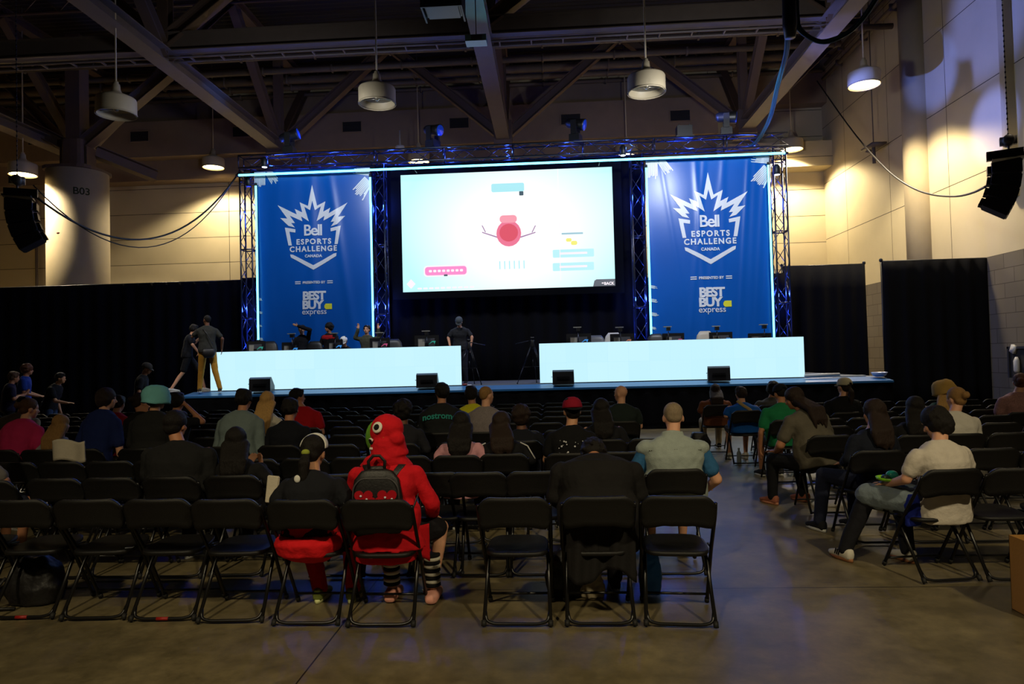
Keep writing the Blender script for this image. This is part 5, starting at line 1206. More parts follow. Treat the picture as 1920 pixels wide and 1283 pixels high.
# backpack on her back
bp = on_back(iB, 3, .012); t = empty('backpack', pB.location + bp + V((-.03, .045, .035)), scale=None); t.scale = (1.12, .62, 1.08); tag(t, 'small black backpack with red hearts on the back of the red jumper', 'backpack')
m_bag = M('backpack_black', (20, 18, 20), .5, 0, .2, 8, .2, 60)
bm = bmesh.new(); loft(bm, [((0, -.05, -.26), (1, 0, 0), (0, 1, 0), .13, .05), ((0, -.065, -.22), (1, 0, 0), (0, 1, 0), .155, .07), ((0, -.065, -.02), (1, 0, 0), (0, 1, 0), .155, .07), ((0, -.06, .09), (1, 0, 0), (0, 1, 0), .135, .06), ((0, -.05, .14), (1, 0, 0), (0, 1, 0), .095, .045), ((0, -.045, .155), (1, 0, 0), (0, 1, 0), .05, .025)], 26, 3.2); body_ = mkobj('bag_body', bm, m_bag, t)
bm = bmesh.new(); tube(bm, rounded([(-.14, -.115, -.08), (-.135, -.125, .05), (-.09, -.115, .10), (.09, -.115, .10), (.135, -.125, .05), (.14, -.115, -.08)], .04), .005, 6); mkobj('zip_piping', bm, M('zip_grey', (70, 68, 70), .4), body_)
bm = bmesh.new(); loft(bm, [((0, -.06, .10), (1, 0, 0), (0, 1, 0), .06, .03), ((-.0, -.04, .17), (1, 0, 0), (0, 1, 0), .045, .016)], 12); mkobj('strap_yoke', bm, m_bag, t)
bm = bmesh.new(); tube(bm, [(-.045, -.05, .14), (-.05, -.055, .20), (-.02, -.06, .235), (.02, -.06, .235), (.05, -.055, .20), (.045, -.05, .14)], .010, 8); mkobj('carry_handle', bm, m_bag, t)
for s in (-1, 1):
    bm = bmesh.new(); sw_ = [on_back(iB, 4, .016) + V((s * .05, 0, .02)), on_back(iB, 5, .014) + V((s * .085, .0, -.01)), iB['sx'](5)[0] + V((s * .125, -.075, .06)), iB['sx'](5)[0] + V((s * .14, .0, .085))]; pts = [V((s * .03, -.04, .13))] + [V(((q + pB.location - t.location).x / 1.12, (q + pB.location - t.location).y / .62, (q + pB.location - t.location).z / 1.08)) for q in sw_]
    loft(bm, [(p_, V((1, 0, .4 * -s)).normalized(), V((0, 1, 0)), .019, .006) for p_ in pts], 10, 3); mkobj('shoulder_strap', bm, m_bag, t)
    bm = bmesh.new(); loft(bm, [(V(p_), V((0, .3, 1)).normalized(), V((0, 1, 0)), .014, .005) for p_ in ((s * .15, -.04, -.20), (s * .20, .0, -.12), (s * .235, .05, -.02))], 8, 3); mkobj('lower_strap', bm, m_bag, t)
m_heart = M('heart_red', (176, 22, 34), .35)
def heart(bm, cx, cz, s, y):
    pts = []
    for k in range(28):
        a = 2 * math.pi * k / 28; pts.append((cx + s * 16 * math.sin(a) ** 3 / 16, cz + s * (13 * math.cos(a) - 5 * math.cos(2 * a) - 2 * math.cos(3 * a) - math.cos(4 * a)) / 16))
    prism(bm, pts, y, y + .012)
for cx, cz, s, y in ((-.07, -.012, .056, -.146), (.07, -.012, .058, -.146), (0, -.038, .036, -.152)):
    bm = bmesh.new(); heart(bm, cx, cz, s, y); mkobj('heart_patch', bm, m_heart, body_, False)
for cx, cz in ((-.085, -.002), (-.05, -.022), (.0, -.035), (.06, -.012), (.10, -.022)):
    bm = bmesh.new(); ell(bm, (cx, -.156, cz), (.007, .005, .007)); mkobj('heart_stud', bm, m_white, body_)
# patterned red bag beside her
p = atZ(806, 1128, 0); bm = bmesh.new(); sheet(bm, lambda u, v: V((.10 * (u - .5) * (1 - .55 * v) + .02 * v - .04 * v, .01 * math.sin(9 * u) + .02, .05 + .30 * v)), 12, 14, .045)
o = mkobj('tote_bag', bm, M('red_bag_cloth', (190, 26, 32), .8, 0, .1, 8, .2, 40), loc=(p.x, p.y, 0)); tag(o, 'red bag with pale squares standing on the floor beside the red jumper', 'bag')
for i in range(12):
    bm = bmesh.new(); x_ = -.032 + .032 * (i % 3) + (.01 if (i // 3) % 2 else -.008); z_ = .09 + .06 * (i // 3); box(bm, (x_ * (1 - z_ * 1.2), -.004, z_), (.020, .006, .026), Matrix.Rotation(.5 + i, 3, 'Y')); mkobj('pale_square', bm, cloth((212, 206, 196)), o, False)

pC, iC = sit('broad person in long black coat bent forward, nearest row right of the gap', 'the bent person in the black coat', 1120, 845, 4.42, cpx=1118, dy=.08, lean=26, slump=20, width=1.42, torso=.50, head=(0, 75, 0), neckf=.06, headoff=(0, .03, -.07), arms=('knee', 'knee'), shirt=(25, 23, 23), sleeve='long', pants=(24, 24, 28), hair=('short', 'black'), sk='m', hem=.05, arm_scale=1.35)
bm = bmesh.new()
sheet(bm, lambda u, v: V((-.225 + .44 * u, -.165 - .02 * math.sin(u * 9) - .035 * v + .02 * math.sin(u * 23 + 2 * v), .66 - (.37 + .05 * math.sin(7 * u)) * v)), 30, 14, .016)
mkobj('coat_tail', bm, cloth((25, 23, 23)), pC)
p = atZ(1110, 1120, 0); bm = bmesh.new(); loft(bm, [((0, 0, .005), (1, 0, 0), (0, 1, 0), .08, .05), ((0, 0, .06), (1, 0, 0), (0, 1, 0), .10, .06), ((.0, 0, .16), (1, 0, 0), (0, 1, 0), .075, .04), ((-.01, 0, .2), (1, 0, 0), (0, 1, 0), .06, .02)], 16); o = mkobj('paper_bag', bm, cloth((176, 162, 132)), loc=p); fuse(o, .008, 2, .03, .05); tag(o, 'crumpled pale bag on the floor under the bent person in the black coat', 'bag')
p = atZ(1065, 1115, 0); bm = bmesh.new(); loft(bm, [((0, 0, .005), (1, 0, 0), (0, 1, 0), .14, .10), ((0, 0, .12), (1, 0, 0), (0, 1, 0), .17, .12), ((0, 0, .26), (1, 0, 0), (0, 1, 0), .12, .09), ((0, 0, .33), (1, 0, 0), (0, 1, 0), .05, .05)], 18); o = mkobj('shoulder_bag', bm, m_bag, loc=p); fuse(o, .01, 3, .03, .1); tag(o, 'slumped black bag on the floor left of the crumpled pale bag', 'bag')

# --- second row
pD, iD = sit('grey-haired man in pale denim waistcoat over blue patterned shirt', 'the man in the denim waistcoat', 1261, 751, 5.42, cpx=1262, lean=6, slump=10, width=1.22, head=(0, 16, 0), arms=(((-.33, .03, .72), (-.28, .26, .60)), ((.34, .03, .70), (.30, .24, .58))), shirt=(46, 96, 140), sleeve='short', pants=(132, 116, 84), plen='short', hair=('buzz', 'grey'), sk='l', shoes=(150, 140, 120), arm_scale=1.12)
bm = bmesh.new(); secs = []
for i in range(6):
    c_, r_, f_ = iD['sx'](i); secs.append((c_, r_, f_, iD['hw'][i] * 1.22 + .022, iD['hd'][i] * 1.22 ** .7 + .022))
c_, r_, f_ = iD['sx'](6); u_ = iD['sp'][6][1]; secs += [(c_ - u_ * .052, r_, f_, .205, .11), (c_ - u_ * .02, r_, f_, .15, .098), (c_ + u_ * .0, r_, f_, .095, .085), (c_ + u_ * .035, r_, f_, .086, .076)]
secs.insert(0, (secs[0][0] - V((0, 0, .08)), secs[0][1], secs[0][2], secs[0][3], secs[0][4])); loft(bm, secs, 28)
for k in (0, 1): ell(bm, iD['sh'][k] + V(((.012, -.012)[k], 0, .0)), (.098, .090, .070))
m_den = M('pale_denim', (150, 160, 154), .9, 0, .16, 22, .3, 120); ves = fuse(mkobj('denim_waistcoat', bm, m_den, pD), .009, 4, .02, .10)
for i in range(26):
    u = i / 25 - .5; p_ = on_back(iD, 5, .026) + V((u * .40, abs(u) ** 2 * .12, -.03 - .02 * abs(u))); 
    bm = bmesh.new(); box(bm, p_, (.008, .01, .004)); mkobj('yoke_stitch', bm, M('dark_thread', (70, 66, 58), .8), ves, False)
    if i > 24: break
pE, _ = sit('broad man in black tee with short dark hair, second row at left', 'the broad man in the black tee', 330, 768, 5.45, cpx=322, lean=10, slump=12, width=1.45, head=(-8, 10, 0), arms=('lap', 'lap'), shirt=(27, 27, 28), hair=('top', 'black'), sk='m', pants=(30, 30, 36), arm_scale=1.25)
pF, _ = sit('small person in black with long black hair, second row right of the broad man', 'the small person with long black hair', 445, 803, 5.48, cpx=437, lean=10, slump=8, width=.92, head=(20, 14, 0), shirt=(24, 24, 26), sleeve='long', hair=('long', 'black'), sk='t', arms=('phone', 'phone'))
pG, _ = sit('person in grey shirt whose bare knee shows at the left edge', 'the person at the left edge', -34, 800, 5.5, lean=20, slump=6, width=1.1, shirt=(110, 106, 104), pants=(34, 38, 54), plen='short', hair=('short', 'dark'), arms=('knee', 'knee'), legs=[((.06, .44, .52), (.04, .44, .09)), ((.30, .38, .52), (.26, .34, .09))])

# --- third row
pH, iH = sit('person in maroon cap and black tee with white dotted print', 'the person in the maroon cap', 1072, 742, 6.42, cpx=1066, lean=8, slump=6, width=1.05, head=(8, 8, 0), shirt=(14, 14, 16), hair=('short', 'black'), sk='t', hat=('cap_back', (140, 16, 40), (20, 20, 22)), arms=('phone', 'phone'))
rs = random.Random(5)
for i in range(30):
    u, v = rs.uniform(-.12, .12), rs.uniform(-.20, .04); p_ = on_back(iH, 4 if v > -.08 else 3, .021) + V((u, u * u * .9, v + (.0 if v > -.08 else .09)))
    bm = bmesh.new(); r_ = rs.uniform(.003, .011); ell(bm, p_, (r_, .006, r_), None, 8, 5); mkobj('print_dot', bm, cloth((220, 220, 224)), pH)
pI, _ = sit('person in pale pink tee with long black hair, third row', 'the person in the pale pink tee', 866, 780, 6.40, cpx=856, lean=12, slump=10, width=.92, torso=.41, head=(0, 16, 0), shirt=(206, 148, 158), hair=('long', 'black'), sk='t', arms=('phone', 'phone'), hem=.06)
pJ, iJ = sit('person in black jacket with white stripes and very long dark hair', 'the person in the striped black jacket', 940, 770, 6.45, cpx=942, lean=14, slump=10, width=1.1, head=(-24, 14, 0), shirt=(20, 20, 24), sleeve='long', hair=('long', 'dark'), sk='t', arms=('lap', 'lap'))
for s in (-1, 1):
    bm = bmesh.new(); a, b = iJ['sh'][(s + 1) // 2], iJ['AR'][(s + 1) // 2][0]; o_ = V((s * .05, -.06, .02)); tube(bm, [a + o_ * .6 + V((-s * .05, 0, .04)), a + o_ + V((0, 0, .0)), b + o_ * .9], .006, 6); mkobj('sleeve_stripe', bm, cloth((214, 212, 206)), pJ)
# --- fourth row
pK, _ = sit('man in pale teal bucket hat and dark tee', 'the man in the teal bucket hat', 293, 725, 7.40, lean=8, slump=8, width=1.25, head=(-30, 6, 0), shirt=(34, 34, 34), hair=('short', 'black'), hat=('bucket', (128, 204, 206)), sk='t')
sit('person with round curly hair in dark patterned jumper behind the red hood', 'the curly-haired person in the dark jumper', 757, 750, 7.42, lean=8, width=1.05, hair=('curly', 'black'), shirt=(34, 34, 40), sleeve='long', sk='d')
sit('person with fuzzy greyish hair in black top, fourth row', 'the person with fuzzy hair', 977, 760, 7.44, lean=10, width=1.05, hair=('curly', 'dark'), shirt=(20, 22, 30), sleeve='long', sk='d', arms=('phone', 'phone'))
sit('person in black with long dark hair right of the maroon cap', 'the long-haired person right of the maroon cap', 1127, 746, 7.42, lean=12, slump=10, width=1.05, head=(-20, 10, 0), hair=('long', 'black'), shirt=(24, 24, 28), sleeve='long', sk='t')
sit('person in grey-green shirt beside the long blond hair', 'the person in the grey-green shirt', 456, 728, 7.42, lean=14, slump=12, width=1.2, head=(0, 14, 0), hair=('short', 'black'), shirt=(110, 124, 124), sleeve='long', sk='m')
sit('person with very long straight blond hair in pale top', 'the person with long blond hair', 502, 733, 8.40, lean=6, width=.9, head=(6, 6, 0), hair=('long', 'blond'), shirt=(206, 198, 180), sk='l')
sit('person in black tee directly right of the long blond hair', 'the person right of the blond hair', 545, 745, 7.46, lean=10, width=1.1, head=(-10, 12, 0), hair=('short', 'black'), shirt=(18, 20, 28), sk='m', sleeve='long')
sit('boy in navy tee looking right, fourth row at left', 'the boy in the navy tee', 197, 727, 7.45, lean=14, slump=10, width=1.0, head=(-50, 8, 0), hair=('bob', 'dark'), shirt=(20, 34, 84), sk='l', arms=('lap', 'lap'))
sit('child with long fair hair left of the boy in navy', 'the fair-haired child', 118, 764, 7.45, lean=8, torso=.40, width=.8, head=(-10, 6, 0), hair=('long', 'dblond'), shirt=(150, 148, 146), sk='l', hd=.92)
sit('person in pink tee with a brown hair bun at far left', 'the person in the pink tee', 52, 746, 7.50, lean=18, slump=12, width=1.12, head=(-40, 12, 0), hair=('bun', 'brown'), shirt=(190, 42, 92), sk='l')
# --- fifth row
pL, iL = sit('person in dark top with curved teal lettering across the shoulders', 'the person in the lettered dark top', 828, 716, 8.42, lean=4, slump=6, width=1.25, head=(24, 4, 0), hair=('short', 'black'), shirt=(30, 32, 34), sleeve='long', sk='m')
tx = on_back(iL, 5, .030)
text_mesh('lettering', 'nostromo', M('print_teal', (40, 150, 140), .7), pL, .105, (tx.x, tx.y, tx.z - .075), bold=.003, sp=1.02, ext=.002, warp=lambda c: V((c.x, c.y - .012 + .25 * (c.x - tx.x) ** 2, c.z - .6 * (c.x - tx.x) ** 2)))
sit('man in speckled grey tee with short fair hair turned right', 'the man in the speckled grey tee', 912, 722, 8.42, cpx=905, lean=6, slump=8, width=1.15, head=(-48, 4, 0), hair=('buzz', 'dblond'), shirt=(120, 112, 112), sk='l', shirtmat=M('speckled_grey', (124, 114, 114), .9, 0, .5, 90))
sit('person in black tee with raised bare arm, at left', 'the person with the raised bare arm', 262, 735, 8.45, cpx=252, lean=12, slump=10, width=1.05, head=(-30, 10, 0), hair=('bun', 'dark'), shirt=(24, 22, 22), sk='m', arms=(((-.24, .06, .74), (-.1, .26, .68)), ((.20, .02, .80), (.05, .10, 1.10), (-.2, .3, .9), (0, -1, 0))))
sit('person in black top with hand raised to head behind the teal hat', 'the person behind the teal hat', 334, 734, 8.42, lean=10, width=1.05, hair=('short', 'black'), shirt=(22, 22, 26), sk='m', arms=('lap', ((.36, .06, 1.0), (.12, .10, 1.22), (-.8, 0, .6), (0, -1, 0))))
# --- sixth row and beyond
sit('person in yellow tee mostly hidden behind the speckled grey tee', 'the person in the yellow tee', 884, 722, 9.45, cpx=884, lean=6, width=1.2, hair=('short', 'black'), shirt=(206, 200, 40), sk='m')
sit('bald man in dark green tee looking left', 'the bald man', 1163, 720, 9.45, cpx=1165, lean=4, width=1.2, head=(52, 2, 0), hair=('bald', None), shirt=(32, 42, 40), sk='l', face=True)
sit('person in red tee with glasses turned right, front rows at left', 'the person in the red tee', 558, 727, 9.45, cpx=572, lean=8, width=1.1, head=(-60, 6, 0), hair=('short', 'black'), shirt=(176, 20, 30), sk='m', face=True)
sit('large person in cream shirt in front of the pink tee', 'the large person in the cream shirt', 44, 742, 9.45, lean=14, slump=12, width=1.5, head=(0, 20, 0), hair=('short', 'dark'), shirt=(176, 160, 128), sk='m')
sit('person in bright red top, mostly hidden between navy tee and raised arm', 'the person in the bright red top', 222, 740, 9.45, lean=12, slump=8, width=1.1, head=(0, 16, 0), hair=('short', 'dark'), shirt=(160, 18, 26), sk='m')
# --- right block
pW, iW = sit('boy in white tee with thick dark hair, head bowed, nearest right row', 'the boy in the white tee', 1764, 758, 5.22, cpx=1772, block='R', crz=R(8), rz=R(14), lean=6, slump=12, width=1.12, head=(22, 26, 0), hair=('bob', 'black'), shirt=(208, 198, 184), pants=(24, 24, 30), sk='l', hem=.05, shoes=(200, 194, 180), sole=(150, 98, 60), arms=(((-.26, .06, .72), (-.22, .30, .64)), ((.27, .04, .74), (.16, .28, .66))), legs=[((-.30, .46, .50), (-.46, .52, .09)), ((.04, .48, .50), (-.02, .36, .09))])
bm = bmesh.new(); caps(bm, (-.10, .05, .52), (-.29, .44, .53), .115, .10); caps(bm, (.08, .05, .52), (.03, .44, .52), .11, .09); fuse(mkobj('denim_shorts', bm, M('washed_denim', (112, 124, 132), .9, 0, .25, 18, .3, 100), pW), .009, 4, .02, .08)
for k, x_ in enumerate((-.02, .005, .03)):
    bm = bmesh.new(); box(bm, V((-.46, .52, .065)) + V((-.046, .02 + k * .022, 0)), (.006, .009, .05), Matrix.Rotation(.4, 3, 'X')); mkobj('shoe_stripe', bm, cloth((24, 24, 30)), pW, False)
w2 = lambda v: pW.matrix_basis @ V(v)
t = empty('toy_tray', w2((-.20, .30, .665)), R(20)); tag(t, 'bright green dish with teal toy on the lap of the boy in white', 'dish')
bm = bmesh.new(); lathe(bm, [(.07, 0), (.10, .012), (.105, .03), (.098, .03), (.09, .012), (.0, .008)], 24, cap1=False); mkobj('tray', bm, M('lime_plastic', (130, 200, 30), .35), t)
bm = bmesh.new(); ell(bm, (.02, 0, .045), (.05, .045, .035)); mkobj('dome', bm, M('teal_plastic', (30, 120, 110), .15), t)
bm = bmesh.new(); ell(bm, (-.045, 0, .03), (.035, .035, .022)); mkobj('dark_lump', bm, M('dark_glitter', (40, 56, 52), .3), t)
p = w2((-.17, .04, .34)); bm = bmesh.new(); loft(bm, [((0, 0, -.10), (1, 0, 0), (0, 1, 0), .055, .03), ((0, 0, -.02), (1, 0, 0), (0, 1, 0), .07, .04), ((0, 0, .10), (1, 0, 0), (0, 1, 0), .05, .035), ((0, 0, .14), (1, 0, 0), (0, 1, 0), .03, .02)], 16); o = mkobj('blue_jacket', bm, cloth((24, 38, 130)), pW); o.location = (-.24, .02, .48); fuse(o, .009, 3, .03, .05)
o['label'] = 'royal blue bundle tied at the hip'
sit('long dark-haired person in navy with jeans, at the aisle of the right block', 'the long-haired person in navy', 1645, 747, 6.25, cpx=1640, block='R', lean=10, slump=8, width=1.05, head=(14, 10, 0), hair=('long', 'dark'), shirt=(22, 26, 38), sleeve='long', pants=(28, 32, 52), sk='t', rz=R(16), shoes=(30, 30, 34), legs=[((-.22, .44, .52), (-.30, .42, .09)), ((.12, .44, .50), (.06, .40, .09))])
sit('person in black with long loose black hair left of the boy in white', 'the long-haired person in black', 1712, 742, 7.30, cpx=1716, block='R', lean=8, width=1.1, head=(-6, 8, 0), hair=('long', 'black'), shirt=(20, 20, 22), sleeve='long', sk='t')
sit('long-haired person in olive tee leaning over the aisle, bare feet in sandals', 'the person in the olive tee', 1510, 728, 7.42, cpx=1552, block='R', lean=24, slump=8, width=1.35, torso=.56, head=(30, 20, -6), hair=('long', 'dark'), shirt=(92, 86, 74), pants=(20, 21, 26), sk='m', rz=R(26), shoes=(150, 90, 70), sole=(170, 110, 80), arms=(((-.33, .22, .70), (-.20, .42, .60)), ((.30, .14, .72), (.14, .40, .60))), legs=[((-.22, .46, .50), (-.20, .50, .09)), ((.14, .46, .50), (.20, .44, .09))], arm_scale=1.2)
sit('white-topped person with wavy blond hair tied up, right block', 'the person in the white top', 1790, 724, 7.35, cpx=1796, block='R', lean=8, slump=8, width=1.2, head=(20, 10, 0), hair=('bun', 'dblond'), shirt=(204, 198, 186), sk='l', arms=('phone', 'phone'))
sit('person in yellow straw hat beyond the white-topped person', 'the person in the straw hat', 1768, 714, 9.25, cpx=1768, block='R', lean=8, width=1.05, head=(10, 12, 0), hair=('long', 'blond'), shirt=(60, 90, 70), hat=('bucket', (196, 156, 84)), sk='l')
sit('person in green tee with dark cap and black sling bag', 'the person in the green tee', 1466, 718, 9.20, cpx=1474, block='R', lean=14, slump=10, width=1.3, head=(0, 14, 0), hair=('buzz', 'black'), hat=('cap', (20, 22, 26)), shirt=(28, 120, 74), pants=(90, 80, 62), plen='short', sk='m', arms=('side', 'lap'), rz=R(10))
sit('person in cream cap with dark ponytail and black tee', 'the person in the cream cap', 1580, 706, 10.1, cpx=1584, block='R', lean=4, width=1.15, head=(24, 0, 0), hair=('ponytail', 'dark'), hat=('cap', (206, 196, 168)), shirt=(18, 18, 20), sk='l')
pX, iX = sit('person in royal blue tee with tan shoulder strap', 'the person in the royal blue tee', 1388, 724, 10.82, cpx=1398, block='R', lean=14, slump=10, width=1.2, head=(0, 20, 0), hair=('short', 'dark'), shirt=(18, 84, 168), pants=(60, 50, 46), plen='short', sk='l', shoes=(196, 190, 176))
bm = bmesh.new(); pts = [on_back(iX, 5, .03) + V((-.10, .05, .07)), on_back(iX, 5, .025) + V((-.02, 0, 0)), on_back(iX, 4, .025) + V((.07, .01, 0)), on_back(iX, 2, .03) + V((.17, .06, 0))]; loft(bm, [(p_, V((.7, 0, .7)), V((0, 1, 0)), .024, .006) for p_ in pts], 8, 3); mkobj('shoulder_strap', bm, cloth((170, 146, 100)), pX)
sit('person in grey tee with dark curly hair beyond the green tee', 'the curly-haired person in the grey tee', 1448, 716, 11.8, cpx=1444, block='R', lean=6, width=1.1, hair=('curly', 'black'), shirt=(84, 82, 80), sk='m', head=(-20, 0, 0))
sit('person in brown shirt with long dark hair at the aisle, front rows', 'the person in the brown shirt', 1340, 722, 12.1, cpx=1343, block='R', lean=12, slump=12, width=1.25, head=(0, 20, 0), hair=('long', 'dark'), shirt=(120, 70, 42), pants=(176, 160, 130), sleeve='long', sk='m', shoes=(30, 30, 30))
sit('person in red and white patterned blouse with a hair bun at the right edge', 'the person in the patterned blouse', 1910, 698, 9.6, cpx=1914, block='R', lean=4, width=1.15, head=(-30, 0, 0), hair=('bun', 'auburn'), shirtmat=M('patterned_blouse', (160, 116, 112), .9, 0, .6, 60), sk='l')

# explicit empty chairs
def seat_at(px, Yr, block='C', rz=0.0, z=.7): ROWS.setdefault((block, Yr), []).append((atY(px, 900, Yr).x, rz, None))
r1 = [(-95, 4.60, 3), (38, 4.58, 3), (172, 4.56, 3), (303, 4.54, 2), (430, 4.50, 2), (970, 4.42, -1), (1278, 4.40, -5)]
ROW1 = [(atZ(px, 1180, 0).x if False else atY(px, 1180, Y).x, Y, rz) for px, Y, rz in r1]
for px in (108, 211): seat_at(px, 5.45)
for px in (897, 1004): seat_at(px, 5.42)
for px in (628, 720, 812): seat_at(px, 5.44)
# merge rows that belong together and fill the gaps
CENTER = [4.42, 5.42, 6.42, 7.42, 8.42, 9.45, 10.45, 11.45, 12.45, 13.5]
RIGHT = [5.22, 6.25, 7.35, 8.30, 9.25, 10.1, 10.9, 12.1]
def build(block, rowsY, x0f, x1f, nm):
    for ri, Yc in enumerate(rowsY):
        A = []
        for (b, Y), lst in ROWS.items():
            if b == block and min(rowsY, key=lambda q: abs(q - Y)) == Yc: A += [(x, Y, rz, who) for x, rz, who in lst]
        A.sort()
        if block == 'C' and ri == 0:
            full = A + [(x, Y, R(rz), None) for x, Y, rz in ROW1]
        else:
            full = list(A); x0, x1 = x0f(Yc), x1f(Yc); edges = [x0 - .47] + [a[0] for a in A] + [x1 + .47]
            for i, (p, q) in enumerate(zip(edges, edges[1:])):
                n = int((q - p) / .465) - 1
                if n <= 0: continue
                fromleft = (i == 0); st = (q - p) / (n + 1) if 0 < i < len(edges) - 2 else .475
                for k in range(n):
                    x = (p + st * (k + 1)) if not fromleft else (q - st * (k + 1))
                    if x0 - .1 <= x <= x1 + .1: full.append((x, Yc + rnd.uniform(-.03, .03), R(rnd.uniform(-3, 3)), None))
        full.sort(); near = Yc < 7.0
        for k, (x, Y, rz, who) in enumerate(full):
            if who: lab = 'black folding chair under ' + who
            elif block == 'C': lab = 'empty black folding chair, %s row from the camera, %s from the left' % (ORD[ri], ORD[min(k, 27)])
            else: lab = 'empty black folding chair in the right block, %s row, %s from the aisle' % (ORD[ri], ORD[min(k, 27)])
            c = place_chair(x, Y + .03, rz, lab, near)
            if block == 'C' and ri == 0 and k in (1, 3):
                bm = bmesh.new(); tube(bm, [(-.04, -.02, .022), (.04, -.02, .022)], .0118, 8); mkobj('red_tape', bm, M('red_tape', (150, 24, 20), .5), c)
build('C', CENTER, lambda Y: (-70 - 1031) / 1300 * Y, lambda Y: 1.02, '')
build('R', RIGHT, lambda Y: 2.9, lambda Y: min(11.2, .735 * Y), '')

# --- people on foot at left
figure('tall person in royal blue tee standing at the far left beside the rows', (atY(42, 700, 14.7).x, 14.75, 0), R(-60), .014, h=1.08, stand=True, width=1.05, hair=('curly', 'auburn'), shirt=(24, 52, 130), pants=(40, 52, 80), sk='m', head=(0, 6, 0), lean=4)
figure('smaller person in dark top standing at the left edge beside the blue tee', (atY(14, 700, 14.1).x, 14.1, 0), R(-40), .014, h=.98, stand=True, width=.95, hair=('short', 'brown'), shirt=(30, 26, 50), pants=(24, 24, 30), sk='m', head=(0, 14, 0), arms=('phone', 'phone'))
figure('person in dark top and jeans walking right of the blue tee', (atY(92, 700, 14.6).x, 14.6, 0), R(-80), .014, h=.97, stand=True, width=1.05, hair=('short', 'black'), shirt=(18, 18, 20), pants=(48, 66, 96), sk='t', lean=22, slump=8, head=(0, 10, 0), arms=('side', ((.24, .24, 1.05), (.2, .46, 1.0))))
figure('person in dark cap and black tee walking before the long curtain', (atY(262, 700, 14.9).x, 14.9, 0), R(-70), .014, h=1.06, stand=True, width=1.05, hair=('buzz', 'dark'), hat=('cap', (58, 54, 50)), shirt=(22, 22, 26), pants=(26, 26, 30), sk='m', head=(-10, 20, 0), lean=10, slump=8, arms=('side', 'side'), face=True)
# --- people on the stage
p = atY(387, 735, 16.42); figure('tall person in dark tee and ochre trousers standing at the left stage end', (p.x, 16.5, ZS), R(30), .012, h=1.10, stand=True, width=1.15, hair=('buzz', 'black'), shirt=(50, 50, 46), pants=(178, 128, 44), sk='d', head=(30, 0, 0), lean=2, slump=2, arms=(((-.32, .10, 1.36), (-.26, .36, 1.42), (-.3, 1, 0), (0, 0, -1)), ((.34, -.04, 1.30), (.33, .06, 1.06), (0, .2, -1), (-1, 0, 0))), legs=[((-.14, .10, .54), (-.18, .12, .09)), ((.16, -.06, .54), (.26, -.16, .09))], shoes=(70, 60, 46), face=True)
bm = bmesh.new(); loft(bm, [((.02, -.16, .84), (1, 0, 0), (0, 1, 0), .10, .04), ((.02, -.17, .93), (1, 0, 0), (0, 1, 0), .15, .055), ((.02, -.16, 1.03), (1, 0, 0), (0, 1, 0), .15, .05), ((.02, -.15, 1.07), (1, 0, 0), (0, 1, 0), .12, .03)], 18, 3); pM = [o for o in bpy.data.objects if o.get('label', '').startswith('tall person in dark tee')][0]; hb = mkobj('hip_bag', bm, m_bag, pM)
bm = bmesh.new(); loft(bm, [(V(q), V((0, .3, 1)).normalized(), V((0, 1, 0)), .02, .005) for q in ((.14, -.16, 1.05), (.10, -.175, 1.2), (.0, -.165, 1.4), (-.10, -.11, 1.54))], 8, 3); mkobj('strap', bm, m_bag, hb)
p = atY(358, 735, 16.45); ps, is_ = figure('person in black tee and shorts striding behind the ochre trousers', (p.x - .30, 16.85, ZS), R(-60), .012, h=.98, stand=True, width=1.0, hair=('short', 'black'), shirt=(22, 24, 32), pants=(26, 28, 34), plen='short', sk='l', head=(30, 16, 0), lean=14, slump=10, arms=(((-.26, .20, 1.25), (-.14, .36, 1.42), (.2, .4, .9), (0, -1, 0)), ((.25, .12, 1.18), (.22, .26, .98), (0, .2, -1), (-1, 0, 0))), legs=[((-.10, .30, .52), (-.12, .40, .09)), ((.10, -.10, .50), (.12, -.36, .11))], shoes=(190, 190, 190), face=True)
q = ps.matrix_basis @ V((-.06, .50, 1.50)); t = empty('video_camera', q, R(30)); tag(t, 'small pale video camera held at the face of the striding person', 'camera')
bm = bmesh.new(); box(bm, (0, 0, 0), (.12, .16, .10)); mkobj('camera_body', bm, m_bplast, t, False)
bm = bmesh.new(); tube(bm, [(0, .06, 0), (0, .16, 0)], .04, 12); mkobj('lens_barrel', bm, m_pale, t)
bm = bmesh.new(); box(bm, (-.08, 0, .06), (.08, .10, .02)); mkobj('flip_screen', bm, m_pale, t, False)
p = atY(860, 700, 17.55); figure('person in dark cap and black tee bent over the end of the left desk', (p.x, 18.05, ZS), R(180), .012, h=1.02, stand=True, width=1.15, hair=('buzz', 'grey'), hat=('cap', (72, 80, 88)), shirt=(40, 42, 48), pants=(30, 32, 44), sk='l', head=(0, 38, 0), lean=12, slump=8, arms=(((-.32, .12, 1.22), (-.28, .16, .96), (0, .3, -1), (1, 0, 0)), ((.30, .12, 1.22), (.24, .24, .98), (0, .5, -1), (-1, 0, 0))), face=True)
p = atY(563, 606, 18.4); figure('player in black with forearm raised over the face behind the left desk', (p.x, 18.45, ZS), R(180), .012, h=.97, stand=True, width=.95, hair=('short', 'black'), shirt=(18, 18, 24), sleeve='long', sk='t', head=(0, 10, 0), lean=-8, arms=(((-.28, .10, 1.55), (.02, .16, 1.66), (.8, .1, .3), (0, 1, 0)), ((.26, .02, 1.15), (.12, .20, 1.05))), face=True)
p = atY(617, 606, 18.4); pp, ip = figure('smiling player in black and red jersey behind the left desk', (p.x, 18.45, ZS), R(165), .012, h=.985, stand=True, width=1.15, hair=('curly', 'black'), shirt=(24, 20, 24), sk='m', head=(-30, 0, 0), lean=4, arms=('side', 'side'), face=True)
